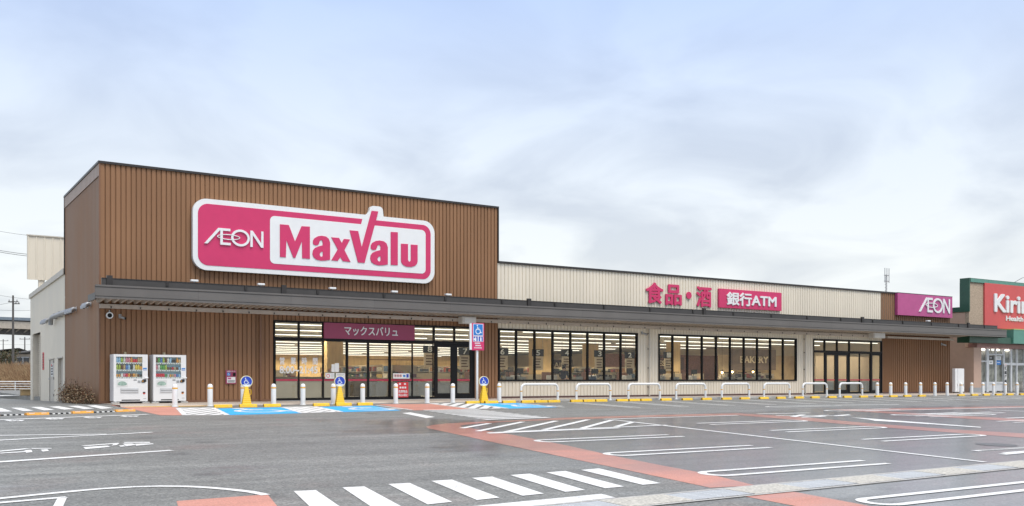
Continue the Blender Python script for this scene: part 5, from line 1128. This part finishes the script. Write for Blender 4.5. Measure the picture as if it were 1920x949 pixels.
# dry grass bank
def bank(r):
    d = r.uniform(84, 104); pxx = r.uniform(-70, 75); p = DP(pxx, 700, d); return p.x, p.y, (d - 84)/20
gm = [MB() for _ in range(3)]; rnd = random.Random(11)
for i in range(15000):
    x, y, t = bank(rnd); zb = gz(x, y) - .1 + t*1.0; h = rnd.uniform(.5, 1.15)*(1.0 + t*.9); a = rnd.uniform(0, 6.28); lean = rnd.gauss(0, .28); wd = rnd.uniform(.02, .05)
    dx_, dy_ = math.cos(a)*wd, math.sin(a)*wd; rnd.choice(gm).add([(x - dx_, y - dy_, zb), (x + dx_, y + dy_, zb), (x + lean + dx_*.6, y + lean*.6, zb + h*.7), (x + lean*1.7, y + lean, zb + h)], [(0,1,2), (0,2,3)])
gcol = [(.30,.19,.10), (.38,.27,.15), (.22,.13,.07)]
grs = []
for i, m_ in enumerate(gm): 
    o = stuff(m_.build('dry_grass', mat(f'dry_grass_{i}', gcol[i], .8, var=.3, scale=4))); o['label'] = ['brown dry grass on the bank behind the fence', 'straw coloured dry grass on the bank behind the fence', 'dark russet dry grass on the bank behind the fence'][i]; o['category'] = 'grass'
bA = [DP(p, 700, d) for p, d in ((-80, 83), (80, 83), (80, 106), (-80, 106))]
struct(MB().add([(q.x, q.y, gz(q.x, q.y) + h) for q, h in zip(bA, (-.1, -.1, 1.0, 1.0))] + [(q.x, q.y, -.5) for q in bA], [(0,1,2,3), (0,4,5,1), (2,6,7,3), (1,5,6,2), (3,7,4,0)]).build('bank', mat('bank_soil', (.20, .13, .08), .9, var=.3, scale=3, bump=.6, bscale=6)))
# house behind the bank
def house(p0, p1, pyr, pye, d, label, wallc, left=False):
    A = DP(p0, pye, d); B = DP(p1, pye, d); s = thing('house', label, 'house', (A.x, A.y, -.3)); V = B - A; s.rotation_euler.z = math.atan2(V.y, V.x); Ln = math.hypot(V.x, V.y); hw = A.z + .3; hr = DP(p1, pyr, d).z + .3
    MB().prism_z([(0, 0), (Ln, 0), (Ln, 7), (0, 7)], 0, hw).build('wall', wallc, s)
    MB().add([(-.4, -.5, hw - .05), (Ln + .4, -.5, hw + .35), (Ln + .4, 3.5, hr + .3), (-.4, 3.5, hr - .6), (Ln + .4, 7.4, hw + .3), (-.4, 7.4, hw - .05), (-.4, -.5, hw + .1), (Ln + .4, -.5, hw + .5)], [(6,7,2,3), (3,2,4,5), (0,1,7,6), (0,6,3,5)]).build('roof', mat('roof_tile', (.10, .095, .09), .6, var=.2), s)
    return s, Ln, hw
HW = mat('house_wall', (.42, .36, .29), .8, var=.12, scale=2)
s, Ln, hw = house(27, 70, 653, 664, 125, 'low tan house with grey roof and wide window behind the bank', HW)
wn_ = MB().box(.4 + .0, 1.9, -.08, -.001, hw - 1.5 + .25, hw - .45).build('window', mat('house_window', (.05, .055, .06), .2), s); MB().box(.32, 1.98, -.1, -.081, hw - .45, hw - .38).box(.32, 1.98, -.1, -.081, hw - 1.33, hw - 1.26).build('window_frame', WF, wn_); MB().box(1.12, 1.18, -.1, -.082, hw - 1.25, hw - .45).build('window_bar', WF, wn_)
s, Ln, hw = house(-40, 6, 655, 662, 132, 'grey roofed house partly cut by the left edge of the picture', mat('house_wall_b', (.33, .31, .28), .8))
# evergreen between the houses
TL = [mat('conifer_leaf', (.06, .065, .03), .7, var=.4, scale=6), mat('rust_leaf', (.14, .085, .04), .7, var=.4, scale=6)]
c = DP(13, 672, 118); tr = thing('tree', 'small dark green round tree beside the tan house', 'tree', (c.x, c.y, -.3)); tzt = DP(13, 652, 118).z + .3; 
MB().tube([(0, 0, 0), (.05, 0, tzt*.4), (.0, .1, tzt*.8)], [.16, .11, .04], 8).build('trunk', mat('bark', (.10, .07, .05), .9), tr)
for k_ in range(5): a = k_*1.3; MB().tube([(.03, 0, tzt*.35 + .1*k_), (.6*math.cos(a), .6*math.sin(a), tzt*.55 + .15*k_)], [.05, .015], 5).build('limb', mat('bark', (.10, .07, .05), .9), tr)
rnd = random.Random(21); cm = [MB(), MB()]
for i in range(2600):
    cl_ = i % 9; cc = Vector((math.cos(cl_*2.4)*.75, math.sin(cl_*2.4)*.6, tzt*(.48 + .05*cl_))); p = cc + Vector((rnd.gauss(0, .27), rnd.gauss(0, .27), rnd.gauss(0, .22))); a = Vector((rnd.uniform(-1,1), rnd.uniform(-1,1), rnd.uniform(-1,1))).normalized()*.09; b = a.cross(Vector((rnd.uniform(-1,1), 1, rnd.uniform(-1,1)))).normalized()*.05
    cm[0 if rnd.random() < .75 else 1].add([p - a, p + b, p + a, p - b], [(0,1,2,3)])
for m_, lm in zip(cm, TL): stuff(m_.build('crown', lm, tr))
# utility poles and wires
PB = mat('pole_concrete', (.10, .095, .09), .8)
def pole(pxx, pyt, d, label, arms, gr='utility poles beyond the bank'):
    p = DP(pxx, pyt, d); s = thing('utility_pole', label, 'utility pole', (p.x, p.y, -.45), gr, R(-33)); h = p.z + .45
    MB().tube([(0, 0, 0), (0, 0, h)], [.17, .10], 8).build('pole_shaft', PB, s)
    for dz, l0, l1 in arms:
        ar = MB().box(l0, l1, -.05, .05, h - dz - .05, h - dz + .05).build('cross_arm', PB, s)
        for a in (l0 + .1, (l0+l1)/2, l1 - .1): MB().lathe([(.03, 0), (.07, .04), (.05, .12), (.08, .16), (.02, .22)], 8, (a, 0, h - dz + .05)).build('insulator', GREYINK, ar)
    return s
pole(24.5, 554, 110, 'tall grey utility pole with cross arms behind the viaduct', ((.72, -.55, .55), (.95, -.1, .75)))
pole(46.5, 632, 185, 'distant thin utility pole right of the tan house window', ((.4, -1.0, 1.0),)); pole(6, 636, 230, 'smallest distant utility pole by the left picture edge', ((.4, -1.2, 1.2),))
for i, ((a, b), (c_, d_), dd, lb) in enumerate((((-60,458.5),(130,482),95,'upper of two close overhead wires high beside the plant screen'), ((-60,461),(130,486),95,'lower of two close overhead wires high beside the plant screen'), ((-60,422),(130,447),95,'faint overhead wire highest at the left edge'), ((-60,540),(80,563),110,'overhead wire passing the pole top'), ((-60,572),(24,566.5),110,'overhead wire running left from the cross arm'), ((-60,575),(80,581),112,'lowest overhead wire above the viaduct'), ((-60,641),(80,646),180,'far overhead wire under the viaduct'))):
    P0, P1 = DP(a, b, dd), DP(c_, d_, dd); pts = [P0.lerp(P1, t/8) - Vector((0, 0, .25*math.sin(math.pi*t/8))) for t in range(9)]
    tag(MB().tube(pts, .022 if i < 2 else .014, 5).build('overhead_wire', VDARK), lb, 'wire', 'overhead wires at the left')
# viaduct
d = 150; A = DP(-120, 590, d); B = DP(75, 597, d); V = B - A; Ln = math.hypot(V.x, V.y); vi = thing('viaduct', 'elevated road viaduct with grey parapet crossing behind the left side', 'viaduct', (A.x, A.y, -.4)); vi.rotation_euler.z = math.atan2(V.y, V.x)
sc_ = d/FPX; z0v = A.z + .4; dzv = (B.z - A.z)
def vbox(y0, y1, t0, t1, m_, nm): MB().add([(0, y0, z0v - t1), (Ln, y0, z0v + dzv - t1), (Ln, y1, z0v + dzv - t1), (0, y1, z0v - t1), (0, y0, z0v - t0), (Ln, y0, z0v + dzv - t0), (Ln, y1, z0v + dzv - t0), (0, y1, z0v - t0)], [(3,2,1,0),(4,5,6,7),(0,1,5,4),(1,2,6,5),(2,3,7,6),(3,0,4,7)]).build(nm, m_, vi)
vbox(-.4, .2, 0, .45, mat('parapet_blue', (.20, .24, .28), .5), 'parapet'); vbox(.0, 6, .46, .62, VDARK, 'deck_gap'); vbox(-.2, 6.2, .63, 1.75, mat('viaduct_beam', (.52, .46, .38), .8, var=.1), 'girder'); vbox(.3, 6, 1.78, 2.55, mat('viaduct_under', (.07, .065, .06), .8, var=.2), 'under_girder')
for i in range(12): a = Ln*i/12 + 1; MB().tube([(a, .5, z0v + dzv*i/12 - 2.6), (a + 1.2, .25, z0v + dzv*i/12 - 1.76)], .14, 6).build('brace', mat('viaduct_brace', (.25, .22, .18), .7), vi)
for a in (3.0, Ln - 1.0): MB().box(a, a + .9, 1.5, 4.5, 0, z0v - 2.4).build('pier', mat('viaduct_beam', (.52, .46, .38), .8), vi)
# tan box at the rear corner of the side wall
p = GP(51, 749.5); bx = thing('planter_box', 'low tan box standing at the rear end of the side wall', 'box', (p[0], p[1], gz(*p))); bevel_box(-.35, .35, -.25, .25, 0, .30, .02, 'box_body', mat('tan_box', (.40, .28, .14), .6, var=.15), bx); bevel_box(-.38, .38, -.28, .28, .301, .34, .01, 'box_lid', mat('tan_lid', (.46, .34, .18), .6), bx)
bpy.context.view_layer.update()
